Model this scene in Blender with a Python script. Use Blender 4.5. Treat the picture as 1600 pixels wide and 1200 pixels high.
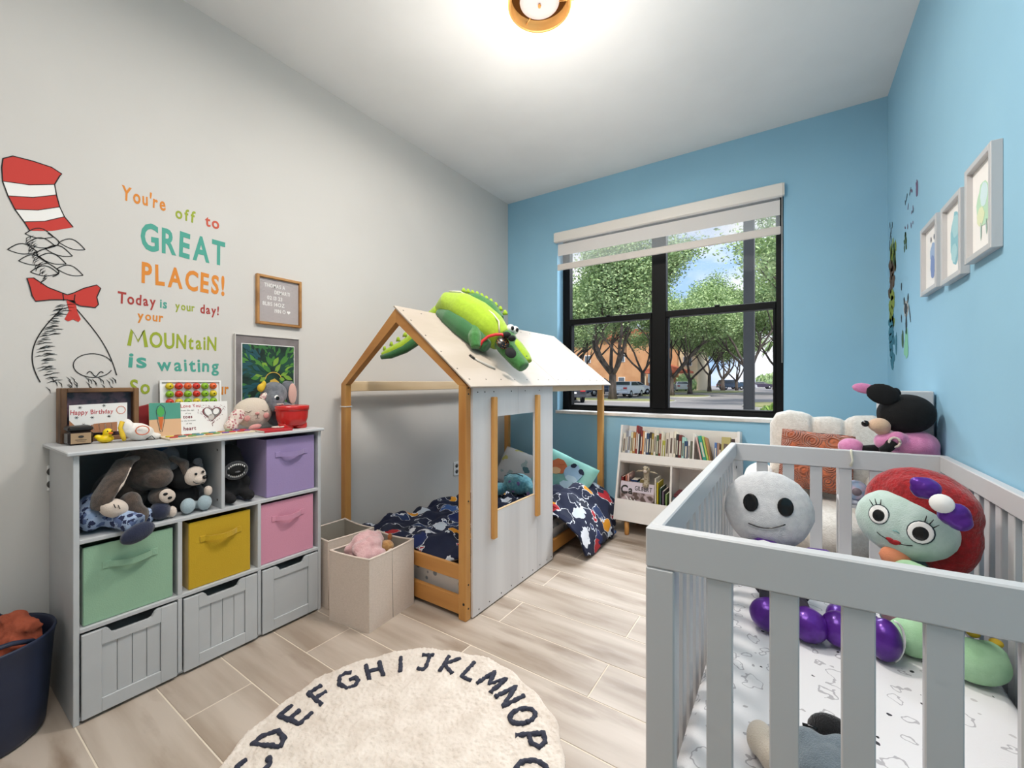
import bpy, bmesh, math, random
from mathutils import Vector, Matrix, noise
for o in list(bpy.data.objects): bpy.data.objects.remove(o)
sc = bpy.context.scene
COL = sc.collection
PI = math.pi
rnd = random.Random(7)

# ------------------------------------------------------------------ camera
cam_d = bpy.data.cameras.new('camera'); cam = bpy.data.objects.new('camera', cam_d); COL.objects.link(cam)
cam.location = (0, 0, 1.2)
cam.rotation_euler = (math.radians(90), 0, math.radians(33.69))
cam_d.sensor_width = 36; cam_d.lens = 36*654/1600; cam_d.shift_y = -3/1600
cam_d.clip_start = .05; cam_d.clip_end = 400
sc.camera = cam
# ------------------------------------------------------------------ colour management
sc.view_settings.view_transform = 'Standard'; sc.view_settings.look = 'None'
sc.view_settings.gamma = 1; sc.view_settings.use_curve_mapping = False
sc.view_settings.exposure = 0.25

def lin(h):
    if not isinstance(h, str): return tuple(h)
    h = h.lstrip('#'); r = []
    for i in (0, 2, 4):
        c = int(h[i:i+2], 16)/255
        r.append(c/12.92 if c <= .04045 else ((c+.055)/1.055)**2.4)
    return tuple(r)

# ------------------------------------------------------------------ world: hazy blue sky with broken white cloud
SKY = 1.15
w = bpy.data.worlds.new('sky'); sc.world = w; w.use_nodes = True
nt = w.node_tree; nt.nodes.clear()
tc = nt.nodes.new('ShaderNodeTexCoord'); mp = nt.nodes.new('ShaderNodeMapping'); mp.inputs['Scale'].default_value = (3, 3, 6)
nz = nt.nodes.new('ShaderNodeTexNoise'); nz.inputs['Scale'].default_value = 1.6; nz.inputs['Detail'].default_value = 6
cr = nt.nodes.new('ShaderNodeValToRGB')
cr.color_ramp.elements[0].position = .40; cr.color_ramp.elements[0].color = (.38, .58, .92, 1)
cr.color_ramp.elements[1].position = .60; cr.color_ramp.elements[1].color = (.93, .95, 1, 1)
bg = nt.nodes.new('ShaderNodeBackground'); bg.inputs[1].default_value = SKY
wo = nt.nodes.new('ShaderNodeOutputWorld')
L = nt.links.new
L(tc.outputs['Generated'], mp.inputs[0]); L(mp.outputs[0], nz.inputs['Vector']); L(nz.outputs['Fac'], cr.inputs[0])
L(cr.outputs[0], bg.inputs[0]); L(bg.outputs[0], wo.inputs[0])

# ------------------------------------------------------------------ lights
def area(name, loc, rot, sx, sy, energy, col=(1, 1, 1), spread=PI):
    d = bpy.data.lights.new(name, 'AREA'); d.shape = 'RECTANGLE'; d.size = sx; d.size_y = sy
    d.energy = energy; d.color = col; d.spread = spread
    o = bpy.data.objects.new(name, d); COL.objects.link(o); o.location = loc; o.rotation_euler = rot
    return o
sun_d = bpy.data.lights.new('sun', 'SUN'); sun_d.energy = 3.4; sun_d.angle = math.radians(8); sun_d.color = (1, .96, .88)
sun = bpy.data.objects.new('sun', sun_d); COL.objects.link(sun); sun.rotation_euler = (math.radians(38), 0, math.radians(28))
# added area lamp, out of view above the window, strengthening the daylight
area('window_fill', (-.9, 5.8, 4.5), (math.radians(-56), 0, 0), 4.5, 1.8, 680, (.88, .95, 1))
# added soft fill under the ceiling, out of view, with no fixture
area('overhead_fill', (-.7, .3, 2.98), (0, 0, 0), 1.2, .9, 31, (1, .95, .89))

# ------------------------------------------------------------------ materials
MATS = {}
def mat(name, col='#ffffff', rough=.8, col2=None, nscale=8, stretch=(1, 1, 1), bump=0, bscale=300, metal=0, emit=0,
        trans=0, alpha=1, spec=.5, lo=.4, hi=.6, coat=0, sheen=0, detail=4, rand=0, rot=0):
    if name in MATS: return MATS[name]
    m = bpy.data.materials.new(name); m.use_nodes = True; MATS[name] = m
    t = m.node_tree; b = t.nodes['Principled BSDF']; l = t.links.new
    c = lin(col); b.inputs['Base Color'].default_value = (*c, 1); b.inputs['Roughness'].default_value = rough
    b.inputs['Metallic'].default_value = metal; b.inputs['Specular IOR Level'].default_value = spec
    if trans: b.inputs['Transmission Weight'].default_value = trans
    if coat: b.inputs['Coat Weight'].default_value = coat
    if sheen: b.inputs['Sheen Weight'].default_value = sheen; b.inputs['Sheen Roughness'].default_value = .5
    if alpha < 1: b.inputs['Alpha'].default_value = alpha
    if emit: b.inputs['Emission Color'].default_value = (*c, 1); b.inputs['Emission Strength'].default_value = emit
    tc = t.nodes.new('ShaderNodeTexCoord'); mp = t.nodes.new('ShaderNodeMapping'); l(tc.outputs['Object'], mp.inputs[0])
    mp.inputs['Scale'].default_value = stretch; mp.inputs['Rotation'].default_value = (0, 0, rot)
    if rand:
        oi = t.nodes.new('ShaderNodeObjectInfo'); vm = t.nodes.new('ShaderNodeVectorMath'); vm.operation = 'ADD'
        ml = t.nodes.new('ShaderNodeMath'); ml.operation = 'MULTIPLY'; ml.inputs[1].default_value = 37
        l(oi.outputs['Random'], ml.inputs[0]); l(tc.outputs['Object'], vm.inputs[0]); l(ml.outputs[0], vm.inputs[1]); l(vm.outputs[0], mp.inputs[0])
    if col2:
        n = t.nodes.new('ShaderNodeTexNoise'); n.inputs['Scale'].default_value = nscale; n.inputs['Detail'].default_value = detail
        r = t.nodes.new('ShaderNodeValToRGB'); r.color_ramp.elements[0].position = lo; r.color_ramp.elements[1].position = hi
        r.color_ramp.elements[0].color = (*c, 1); r.color_ramp.elements[1].color = (*lin(col2), 1)
        l(mp.outputs[0], n.inputs['Vector']); l(n.outputs['Fac'], r.inputs[0]); l(r.outputs[0], b.inputs['Base Color'])
    if bump:
        n2 = t.nodes.new('ShaderNodeTexNoise'); n2.inputs['Scale'].default_value = bscale; n2.inputs['Detail'].default_value = 3
        bp = t.nodes.new('ShaderNodeBump'); bp.inputs['Strength'].default_value = bump; bp.inputs['Distance'].default_value = .004
        l(tc.outputs['Object'], n2.inputs['Vector']); l(n2.outputs['Fac'], bp.inputs['Height']); l(bp.outputs[0], b.inputs['Normal'])
    return m

def nodes(m): return m.node_tree, m.node_tree.nodes['Principled BSDF']
def spots(name, base, colours, scale=12, rad=.35, bump=.2, rough=.9, edge=None, edgew=.05, stretch=(1, 1, 1), frac=None, outline=None, warp=.0):
    """cloth print: scattered voronoi blobs in several colours over a ground colour, optional outline"""
    m = mat(name, base, rough, bump=bump, bscale=250); t, b = nodes(m); l = t.links.new
    tc = [n for n in t.nodes if n.type == 'TEX_COORD'][0]; mp = [n for n in t.nodes if n.type == 'MAPPING'][0]
    mp.inputs['Scale'].default_value = stretch
    src = mp.outputs[0]
    if warp:
        nn = t.nodes.new('ShaderNodeTexNoise'); nn.inputs['Scale'].default_value = scale*1.7
        mx = t.nodes.new('ShaderNodeVectorMath'); mx.operation = 'MULTIPLY_ADD'; mx.inputs[1].default_value = (warp,)*3
        l(mp.outputs[0], nn.inputs['Vector']); l(nn.outputs['Color'], mx.inputs[0]); l(mp.outputs[0], mx.inputs[2]); src = mx.outputs[0]
    v = t.nodes.new('ShaderNodeTexVoronoi'); v.inputs['Scale'].default_value = scale; l(src, v.inputs['Vector'])
    def lt(thr):
        k = t.nodes.new('ShaderNodeMath'); k.operation = 'LESS_THAN'; k.inputs[1].default_value = thr; l(v.outputs['Distance'], k.inputs[0]); return k.outputs[0]
    r = t.nodes.new('ShaderNodeValToRGB'); r.color_ramp.interpolation = 'CONSTANT'
    e = r.color_ramp.elements; n = len(colours)
    e[0].position = 0; e[0].color = (*lin(colours[0]), 1); e[1].position = 1/n; e[1].color = (*lin(colours[min(1, n-1)]), 1)
    for i in range(2, n):
        q = e.new(i/n); q.color = (*lin(colours[i]), 1)
    s = t.nodes.new('ShaderNodeSeparateColor'); l(v.outputs['Color'], s.inputs[0]); l(s.outputs[0], r.inputs[0])
    prev = None
    base_c = (*lin(base), 1)
    m1 = t.nodes.new('ShaderNodeMix'); m1.data_type = 'RGBA'; m1.inputs[6].default_value = base_c
    if outline:
        m0 = t.nodes.new('ShaderNodeMix'); m0.data_type = 'RGBA'; m0.inputs[6].default_value = base_c; m0.inputs[7].default_value = (*lin(outline), 1)
        l(lt(rad+edgew), m0.inputs[0]); l(m0.outputs[2], m1.inputs[6])
    l(lt(rad), m1.inputs[0]); l(r.outputs[0], m1.inputs[7]); l(m1.outputs[2], b.inputs['Base Color'])
    return m

# ------------------------------------------------------------------ mesh builder
class MB:
    def __init__(s): s.v = []; s.f = []; s.m = []; s.s = []
    def add(s, vs, fs, mi=0, sm=False, M=None):
        k = len(s.v)
        s.v += [tuple(M @ Vector(p)) if M else tuple(p) for p in vs]
        for f in fs: s.f.append([i+k for i in f]); s.m.append(mi); s.s.append(sm)
        return s
    def box(s, x0, x1, y0, y1, z0, z1, c=.002, mi=0, M=None):
        c = min(c, (x1-x0)*.4, (y1-y0)*.4, (z1-z0)*.4)
        X = (x0, x1); Y = (y0, y1); Z = (z0, z1); vs = []
        if c <= 1e-5:
            for i in (0, 1):
                for j in (0, 1):
                    for k in (0, 1): vs.append((X[i], Y[j], Z[k]))
            return s.add(vs, [(0, 1, 3, 2), (4, 6, 7, 5), (0, 4, 5, 1), (2, 3, 7, 6), (0, 2, 6, 4), (1, 5, 7, 3)], mi, False, M)
        I = {}
        for i in (0, 1):
            for j in (0, 1):
                for k in (0, 1):
                    dx, dy, dz = (c, -c)[i], (c, -c)[j], (c, -c)[k]
                    I[i, j, k, 0] = len(vs); vs.append((X[i], Y[j]+dy, Z[k]+dz))
                    I[i, j, k, 1] = len(vs); vs.append((X[i]+dx, Y[j], Z[k]+dz))
                    I[i, j, k, 2] = len(vs); vs.append((X[i]+dx, Y[j]+dy, Z[k]))
        fs = []
        q = [(0, 0), (0, 1), (1, 1), (1, 0)]
        for i in (0, 1):
            fs.append([I[i, a, b, 0] for a, b in q]); fs.append([I[a, i, b, 1] for a, b in q]); fs.append([I[a, b, i, 2] for a, b in q])
        for a in (0, 1):
            for b in (0, 1):
                fs.append([I[a, b, 0, 0], I[a, b, 0, 1], I[a, b, 1, 1], I[a, b, 1, 0]])
                fs.append([I[a, 0, b, 0], I[a, 0, b, 2], I[a, 1, b, 2], I[a, 1, b, 0]])
                fs.append([I[0, a, b, 1], I[0, a, b, 2], I[1, a, b, 2], I[1, a, b, 1]])
                for k in (0, 1): fs.append([I[a, b, k, 0], I[a, b, k, 1], I[a, b, k, 2]])
        return s.add(vs, fs, mi, False, M)
    def tube(s, path, rad, n=8, mi=0, sm=True, cap=True, M=None, flat=1.0):
        P = [Vector(p) for p in path]; R = rad if isinstance(rad, (list, tuple)) else [rad]*len(P)
        vs = []; fs = []; up = None
        for i, p in enumerate(P):
            d = (P[min(i+1, len(P)-1)]-P[max(i-1, 0)]).normalized()
            if up is None: up = Vector((0, 0, 1)) if abs(d.z) < .9 else Vector((1, 0, 0))
            a = d.cross(up).normalized(); b = a.cross(d).normalized(); up = b
            for k in range(n):
                t = 2*PI*k/n; vs.append(p+a*math.cos(t)*R[i]+b*math.sin(t)*R[i]*flat)
        for i in range(len(P)-1):
            for k in range(n): fs.append((i*n+k, i*n+(k+1) % n, (i+1)*n+(k+1) % n, (i+1)*n+k))
        if cap: fs.append(list(range(n))[::-1]); fs.append([(len(P)-1)*n+k for k in range(n)])
        return s.add(vs, fs, mi, sm, M)
    def lathe(s, prof, c=(0, 0, 0), n=24, mi=0, sm=True, M=None, sx=1, sy=1):
        vs = []; fs = []
        for r, z in prof:
            for k in range(n):
                t = 2*PI*k/n; vs.append((c[0]+r*sx*math.cos(t), c[1]+r*sy*math.sin(t), c[2]+z))
        for i in range(len(prof)-1):
            for k in range(n): fs.append((i*n+k, i*n+(k+1) % n, (i+1)*n+(k+1) % n, (i+1)*n+k))
        if prof[0][0] > 1e-5: fs.append(list(range(n)))
        if prof[-1][0] > 1e-5: fs.append([(len(prof)-1)*n+k for k in range(n)])
        return s.add(vs, fs, mi, sm, M)
    def ell(s, c, r, mi=0, n=14, m=9, rot=None, M=None):
        if not hasattr(r, '__len__'): r = (r, r, r)
        E = Matrix.Translation(c) @ (rot.to_4x4() if rot else Matrix()) @ Matrix.Diagonal((*r, 1))
        if M: E = M @ E
        vs = [(0, 0, -1)]; fs = []
        for i in range(1, m):
            a = PI*i/m-PI/2
            for k in range(n): vs.append((math.cos(a)*math.cos(2*PI*k/n), math.cos(a)*math.sin(2*PI*k/n), math.sin(a)))
        vs.append((0, 0, 1)); T = len(vs)-1
        for k in range(n):
            fs.append((0, 1+(k+1) % n, 1+k)); fs.append((T, T-n+k, T-n+(k+1) % n))
            for i in range(m-2): fs.append((1+i*n+k, 1+i*n+(k+1) % n, 1+(i+1)*n+(k+1) % n, 1+(i+1)*n+k))
        return s.add(vs, fs, mi, True, E)
    def prism(s, pts, h, M=None, mi=0, sm=False, z0=0):
        n = len(pts)
        vs = [(x, y, z0) for x, y in pts]+[(x, y, z0+h) for x, y in pts]
        fs = [list(range(n))[::-1], list(range(n, 2*n))]+[(i, (i+1) % n, n+(i+1) % n, n+i) for i in range(n)]
        return s.add(vs, fs, mi, sm, M)
    def grid(s, nu, nv, fn, mi=0, sm=True, M=None, closeu=False):
        vs = [fn(i/(nu), j/(nv)) for i in range(nu+1) for j in range(nv+1)]
        fs = [(i*(nv+1)+j, (i+1)*(nv+1)+j, (i+1)*(nv+1)+j+1, i*(nv+1)+j+1) for i in range(nu) for j in range(nv)]
        return s.add(vs, fs, mi, sm, M)
    def mesh(s, name, mats, org=None, clean=True):
        me = bpy.data.meshes.new(name)
        v = s.v if org is None else [(p[0]-org[0], p[1]-org[1], p[2]-org[2]) for p in s.v]
        me.from_pydata(v, [], s.f)
        for m in (mats if isinstance(mats, (list, tuple)) else [mats]): me.materials.append(m)
        me.polygons.foreach_set('material_index', s.m); me.polygons.foreach_set('use_smooth', s.s)
        if clean and len(s.f) < 40000:
            b = bmesh.new(); b.from_mesh(me); bmesh.ops.recalc_face_normals(b, faces=b.faces); b.to_mesh(me); b.free()
        me.update(); return me

def worldloc(o):
    p = Vector((0, 0, 0))
    while o: p += o.location; o = o.parent
    return p
def tags(o, label=None, cat=None, group=None, kind=None):
    if label: o['label'] = label
    if cat: o['category'] = cat
    if group: o['group'] = group
    if kind: o['kind'] = kind
    return o
def obj(name, mb, mats, parent=None, label=None, cat=None, group=None, kind=None, loc=None):
    """one mesh object; vertices are given in world space (for an unrotated parent)"""
    org = worldloc(parent) if parent else Vector((0, 0, 0))
    if loc: org = org+Vector(loc) if parent else Vector(loc)
    me = mb.mesh(name, mats, org)
    o = bpy.data.objects.new(name, me); COL.objects.link(o)
    if parent: o.parent = parent
    if loc: o.location = loc
    return tags(o, label, cat, group, kind)
def thing(name, label, cat, loc=(0, 0, 0), group=None):
    o = bpy.data.objects.new(name, None); COL.objects.link(o); o.empty_display_size = .1; o.location = loc
    return tags(o, label, cat, group)
def struct(name, mb, mats, parent=None): return obj(name, mb, mats, parent, kind='structure' if not parent else None)
def dup(o, parent=None, loc=None, rot=None, label=None, scale=None):
    c = o.copy(); COL.objects.link(c)
    if parent: c.parent = parent
    for ch in o.children: dup(ch, c)
    if loc is not None: c.location = loc
    if rot is not None: c.rotation_euler = rot
    if scale is not None: c.scale = scale
    if label: c['label'] = label
    return c
def blob(name, mb, mats, parent=None, vox=.008, it=5, label=None, cat=None, group=None, disp=0, dscale=.05):
    """fuse overlapping primitives into one continuous soft surface"""
    o = obj(name, mb, mats, parent, label, cat, group)
    md = o.modifiers.new('r', 'REMESH'); md.mode = 'VOXEL'; md.voxel_size = vox
    sm = o.modifiers.new('s', 'SMOOTH'); sm.iterations = it; sm.factor = .6
    if disp:
        tx = bpy.data.textures.new(name, 'CLOUDS'); tx.noise_scale = dscale
        dm = o.modifiers.new('d', 'DISPLACE'); dm.texture = tx; dm.strength = disp; dm.mid_level = .5
    dg = bpy.context.evaluated_depsgraph_get(); me = bpy.data.meshes.new_from_object(o.evaluated_get(dg), depsgraph=dg)
    o.modifiers.clear(); o.data = me
    if not len(me.materials): me.materials.append(mats if not isinstance(mats, (list, tuple)) else mats[0])
    me.polygons.foreach_set('use_smooth', [True]*len(me.polygons)); me.update()
    return o
def surf(origin, xdir, ydir):
    """matrix placing local XY on a plane; local +Z is the normal"""
    x = Vector(xdir).normalized(); y = Vector(ydir).normalized(); z = x.cross(y)
    return Matrix.Translation(origin) @ Matrix((x, y, z)).transposed().to_4x4()
def R3(ax, deg): return Matrix.Rotation(math.radians(deg), 3, ax)
_fc = {}
def glyph(ch, bold=0.0, ext=.5):
    """text outline as (verts, faces), size 1"""
    k = (ch, bold, ext)
    if k in _fc: return _fc[k]
    cu = bpy.data.curves.new('t', 'FONT'); cu.body = ch; cu.size = 1; cu.offset = bold; cu.extrude = ext; cu.resolution_u = 3
    o = bpy.data.objects.new('t', cu); COL.objects.link(o); bpy.context.view_layer.update()
    dg = bpy.context.evaluated_depsgraph_get(); me = bpy.data.meshes.new_from_object(o.evaluated_get(dg), depsgraph=dg)
    v = [tuple(p.co) for p in me.vertices]; f = [tuple(p.vertices) for p in me.polygons]
    bpy.data.objects.remove(o); bpy.data.curves.remove(cu); bpy.data.meshes.remove(me)
    _fc[k] = (v, f); return _fc[k]
def text(mb, s, M, size, mi=0, bold=0.0, th=.0006, fit=None, jit=0, seed=0):
    """write s on plane M (origin = baseline left). fit = total width"""
    r = random.Random(seed); x = 0; items = []
    for ch in s:
        if ch == ' ': x += .33; continue
        v, f = glyph(ch, bold, 1.0)
        x0 = min(p[0] for p in v); x1 = max(p[0] for p in v)
        items.append((x-x0, v, f, (x0+x1)/2, r.uniform(-jit, jit), 1+r.uniform(-jit, jit)*.8)); x += x1-x0+.08+2*bold
    tot = x-.08; kx = (fit/tot if fit else size)
    for dx, v, f, cx, a, sc_ in items:
        A = Matrix.Translation((dx*kx, 0, 0)) @ Matrix.Diagonal((kx, size, th, 1)) @ Matrix.Translation((cx, .35, 0)) @ Matrix.Rotation(a, 4, 'Z') @ Matrix.Diagonal((sc_, sc_, 1, 1)) @ Matrix.Translation((-cx, -.35, 0))
        mb.add(v, f, mi, False, M @ A)
    return mb
def stroke(mb, pts, wd, M, mi=0, th=.0006):
    """flat ribbon along 2-D points"""
    P = [Vector(p) for p in pts]; n = len(P); a = []; b = []
    W = wd if isinstance(wd, (list, tuple)) else [wd]*n
    for i, p in enumerate(P):
        d = (P[min(i+1, n-1)]-P[max(i-1, 0)]); d = d.normalized() if d.length else Vector((1, 0)); q = Vector((-d.y, d.x))*W[i]/2
        a.append(p+q); b.append(p-q)
    vs = [(p.x, p.y, 0) for p in a]+[(p.x, p.y, 0) for p in b]+[(p.x, p.y, th) for p in a]+[(p.x, p.y, th) for p in b]
    fs = []
    for i in range(n-1): fs += [(i, i+1, n+i+1, n+i), (2*n+i, 2*n+i+1, 3*n+i+1, 3*n+i), (i, i+1, 2*n+i+1, 2*n+i), (n+i, n+i+1, 3*n+i+1, 3*n+i)]
    return mb.add(vs, fs, mi, False, M)
def disc(mb, c, rx, ry, M, mi=0, th=.0008, n=16, a=0, wob=0, seed=0):
    r = random.Random(seed); pts = []
    for k in range(n):
        t = 2*PI*k/n; q = 1+r.uniform(-wob, wob); x = rx*q*math.cos(t); y = ry*q*math.sin(t)
        pts.append((c[0]+x*math.cos(a)-y*math.sin(a), c[1]+x*math.sin(a)+y*math.cos(a)))
    return mb.prism(pts, th, M, mi)

# ------------------------------------------------------------------ common materials
M_ = {}
white_paint = mat('white_furniture_paint', '#c8c7c8', .35)
grey_paint = mat('grey_melamine', '#c3c5c7', .5, '#babcbe', 3)
pine = mat('pine', '#d9a35c', .45, '#b87a3a', 9, (1, 1, .12), lo=.35, hi=.7, rand=1)
pine_y = mat('pine_along_depth', '#c98d48', .45, '#b0712f', 9, (1, .12, 1), lo=.35, hi=.7, rand=1)
pine_x = mat('pine_along_width', '#cf9450', .45, '#b5773a', 9, (.12, 1, 1), lo=.35, hi=.7, rand=1)
palepine = mat('pale_pine', '#e6cfae', .55, '#d9bd94', 9, (1, .12, 1), rand=1)
ply = mat('whitewashed_plywood', '#beb2a6', .6, '#b4a799', 5, (1, .3, 1))
whiteboard = mat('whitewashed_board', '#e4e1e0', .55, '#d3cfce', 7, (1, 1, .06), lo=.3, hi=.7)
black = mat('black_plastic', '#0c0c0d', .5)
blackm = mat('black_window_paint', '#050506', .5, spec=.2)
screwm = mat('dark_screw', '#3a3733', .4, metal=.6)
wht = mat('white_paper', '#f1efec', .8)
# ================================================================== ROOM
XL, XR, YB, YF, H = -2.45, .52, -1.35, 3.6, 3.05
wall_l = mat('warm_white_wall', '#d3cfca', .85, '#d0ccc7', 1.5, bump=.05, bscale=90)
wall_b = mat('blue_wall', '#96c5dd', .75, '#92c1da', 1.5, bump=.05, bscale=90)
ceil_m = mat('ceiling_paint', '#ecebea', .9, '#e8e7e6', 2, bump=.05, bscale=60)
struct('wall_left', MB().box(XL-.12, XL, YB-.12, YF+.2, 0, H, 0), wall_l)
struct('wall_right', MB().box(XR, XR+.12, YB-.12, YF+.2, 0, H, 0), wall_b)
struct('wall_back', MB().box(XL, XR, YB-.12, YB, 0, H, 0), wall_l)
struct('ceiling', MB().box(XL-.12, XR+.12, YB-.12, YF+.2, H, H+.1, 0), ceil_m)
WX0, WX1, WZ0, WZ1 = -1.874, -.045, .93, 2.62
w_ = MB()
w_.box(XL, WX0, YF, YF+.2, 0, H, 0).box(WX1, XR, YF, YF+.2, 0, H, 0).box(WX0, WX1, YF, YF+.2, 0, WZ0-.03, 0).box(WX0, WX1, YF, YF+.2, WZ1, H, 0)
struct('wall_far', w_, wall_b)
# floor: porcelain wood-look planks, each its own object, on a grout bed
grout = mat('grout', '#ddd0be', .9)
fl = struct('floor', MB().box(XL-.1, XR+.1, YB-.1, YF+.1, -.1, -.0014, 0), grout)
plank_m = mat('wood_look_tile', '#bfb1a4', .42, '#9c8b7b', 2.6, (.35, 3.2, 1), lo=.38, hi=.66, rand=1, detail=7)
t_, b_ = nodes(plank_m)
n3 = t_.nodes.new('ShaderNodeTexNoise'); n3.inputs['Scale'].default_value = 1.0; n3.inputs['Detail'].default_value = 5
mpn = [n for n in t_.nodes if n.type == 'MAPPING'][0]
mp2 = t_.nodes.new('ShaderNodeMapping'); mp2.inputs['Scale'].default_value = (2.2, 9, 1); mp2.inputs['Location'].default_value = (5, 3, 0)
vm_ = [n for n in t_.nodes if n.type == 'VECT_MATH'][0]
t_.links.new(vm_.outputs[0], mp2.inputs[0]); t_.links.new(mp2.outputs[0], n3.inputs['Vector'])
r3 = t_.nodes.new('ShaderNodeValToRGB'); r3.color_ramp.elements[0].position = .56; r3.color_ramp.elements[1].position = .74
r3.color_ramp.elements[0].color = (1, 1, 1, 1); r3.color_ramp.elements[1].color = (.50, .42, .35, 1)
mx3 = t_.nodes.new('ShaderNodeMix'); mx3.data_type = 'RGBA'; mx3.blend_type = 'MULTIPLY'; mx3.inputs[0].default_value = .8
rr = [n for n in t_.nodes if n.type == 'VALTORGB' and n is not r3][0]
t_.links.new(n3.outputs['Fac'], r3.inputs[0]); t_.links.new(rr.outputs[0], mx3.inputs[6]); t_.links.new(r3.outputs[0], mx3.inputs[7]); t_.links.new(mx3.outputs[2], b_.inputs['Base Color'])
full = None
PL, PW = 1.145, .2236
for k in range(-13, 10):
    y0 = 1.486+k*PW; y1 = y0+PW
    if y1 < YB or y0 > YF: continue
    off = -.645 if k % 2 == 0 else -1.2175
    off -= 4*PL
    for j in range(9):
        x0 = off+j*PL; x1 = x0+PL
        cx0, cx1, cy0, cy1 = max(x0, XL), min(x1, XR), max(y0, YB), min(y1, YF)
        if cx1-cx0 < .01 or cy1-cy0 < .01: continue
        g = .0022
        isfull = cx1-cx0 > PL-1e-4 and cy1-cy0 > PW-1e-4
        if isfull and full:
            o = bpy.data.objects.new('plank', full); COL.objects.link(o); o.parent = fl; o.location = (x0, y0, 0)
        else:
            me = MB().box(g, cx1-cx0-g, g, cy1-cy0-g, -.008, 0, .0012).mesh('plank', plank_m)
            if isfull: full = me
            o = bpy.data.objects.new('plank', me); COL.objects.link(o); o.parent = fl; o.location = (cx0, cy0, 0)
bbm = mat('baseboard_tile', '#d0bca4', .5, '#c2ab90', 3, (.4, .4, 3))
struct('baseboard_left', MB().box(XL, XL+.01, YB, YF, 0, .12, .002), bbm)
struct('baseboard_far', MB().box(XL+.01, XR-.01, YF-.01, YF, 0, .12, .002), bbm)
struct('baseboard_right', MB().box(XR-.01, XR, YB, YF, 0, .12, .002), bbm)
# window
sillm = mat('marble_sill', '#ece9e6', .3, '#cfc9c4', 6)
struct('trim_1', MB().box(WX0-.012, WX1+.012, YF-.02, YF+.115, WZ0-.03, WZ0, .004), sillm)
win = thing('window_1', None, None, (-.96, 3.72, WZ0)); win['kind'] = 'structure'
FY0, FY1 = 3.715, 3.785
def bar(x0, x1, z0, z1, nm='frame', y0=FY0, y1=FY1, c=.003): return obj(nm, MB().box(x0, x1, y0, y1, z0, z1, c), blackm, win)
bar(WX0, WX0+.075, WZ0, WZ1); bar(WX1-.05, WX1, WZ0, WZ1)
bar(WX0+.075, WX1-.05, WZ0, .968); bar(WX0+.075, WX1-.05, WZ1-.06, WZ1)
bar(-1.012, -.892, .968, WZ1-.06)
for a, b in ((-1.799, -1.012), (-.892, -.095)):
    bar(a, b, 1.755, 1.808, 'meeting_rail', FY0-.008, FY1)
    bar(a, a+.018, .968, 1.755, 'sash_stile'); bar(b-.018, b, .968, 1.755, 'sash_stile'); bar(a+.018, b-.018, .968, .982, 'sash_rail')
    obj('sash_lock', MB().box((a+b)/2-.02, (a+b)/2+.02, FY0-.012, FY0-.002, 1.808, 1.82, .003), blackm, win)
glass = mat('window_glass', '#0c1010', .02, alpha=.04, spec=.5)
for a, b, z0, z1 in ((-1.781, -1.03, .982, 1.755), (-.874, -.113, .982, 1.755), (-1.799, -1.012, 1.808, WZ1-.06), (-.892, -.095, 1.808, WZ1-.06)):
    obj('pane', MB().box(a, b, 3.75, 3.754, z0, z1, 0), glass, win)
# zebra roller blind
bl = thing('roller_blind', 'white day-and-night roller blind pulled up at the top of the window', 'blind', (-.96, 3.6, 2.55))
blm = mat('blind_cassette', '#efe8e0', .4); blf = mat('blind_fabric', '#e3dedb', .9, bump=.15, bscale=400)
obj('cassette', MB().box(-1.886, -.045, 3.555, 3.6, 2.536, 2.627, .006), blm, bl)
obj('end_cap', MB().box(-1.892, -1.886, 3.557, 3.6, 2.538, 2.625, .003), blm, bl); obj('end_cap', MB().box(-.045, -.038, 3.557, 3.6, 2.538, 2.625, .003), blm, bl)
obj('fabric_band', MB().box(-1.858, -.066, 3.580, 3.5815, 2.405, 2.513, 0), blf, bl)
she = mat('sheer_mesh', '#cfd3d6', .8, alpha=.22)
obj('sheer_band', MB().box(-1.858, -.066, 3.5804, 3.5810, 2.325, 2.405, 0), she, bl); obj('sheer_band', MB().box(-1.858, -.066, 3.5804, 3.5810, 2.513, 2.536, 0), she, bl)
obj('bottom_bar', MB().box(-1.862, -.062, 3.574, 3.590, 2.266, 2.325, .005), mat('blind_bar', '#ddd4cc', .5), bl)
obj('bead_chain', MB().tube([(-.054, 3.572, 2.54), (-.054, 3.572, 1.6), (-.054, 3.578, 1.34), (-.054, 3.586, 1.6), (-.054, 3.588, 2.54)], .0022, 5), wht, bl)
# rear doorway (behind the camera)
d1 = thing('door_1', None, None, (-1.9, YB, 0)); d1['kind'] = 'structure'
obj('leaf', MB().box(-2.3, -1.5, YB, YB+.04, .005, 2.1, .004), white_paint, d1)
for z0, z1 in ((.15, 1.0), (1.15, 1.95)): obj('panel', MB().box(-2.18, -1.62, YB+.04, YB+.048, z0, z1, .006), white_paint, d1)
obj('handle', MB().tube([(-1.57, YB+.04, 1.02), (-1.57, YB+.09, 1.02), (-1.68, YB+.09, 1.02)], .009, 8), mat('nickel', '#b8b6b2', .3, metal=1), d1)

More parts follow.
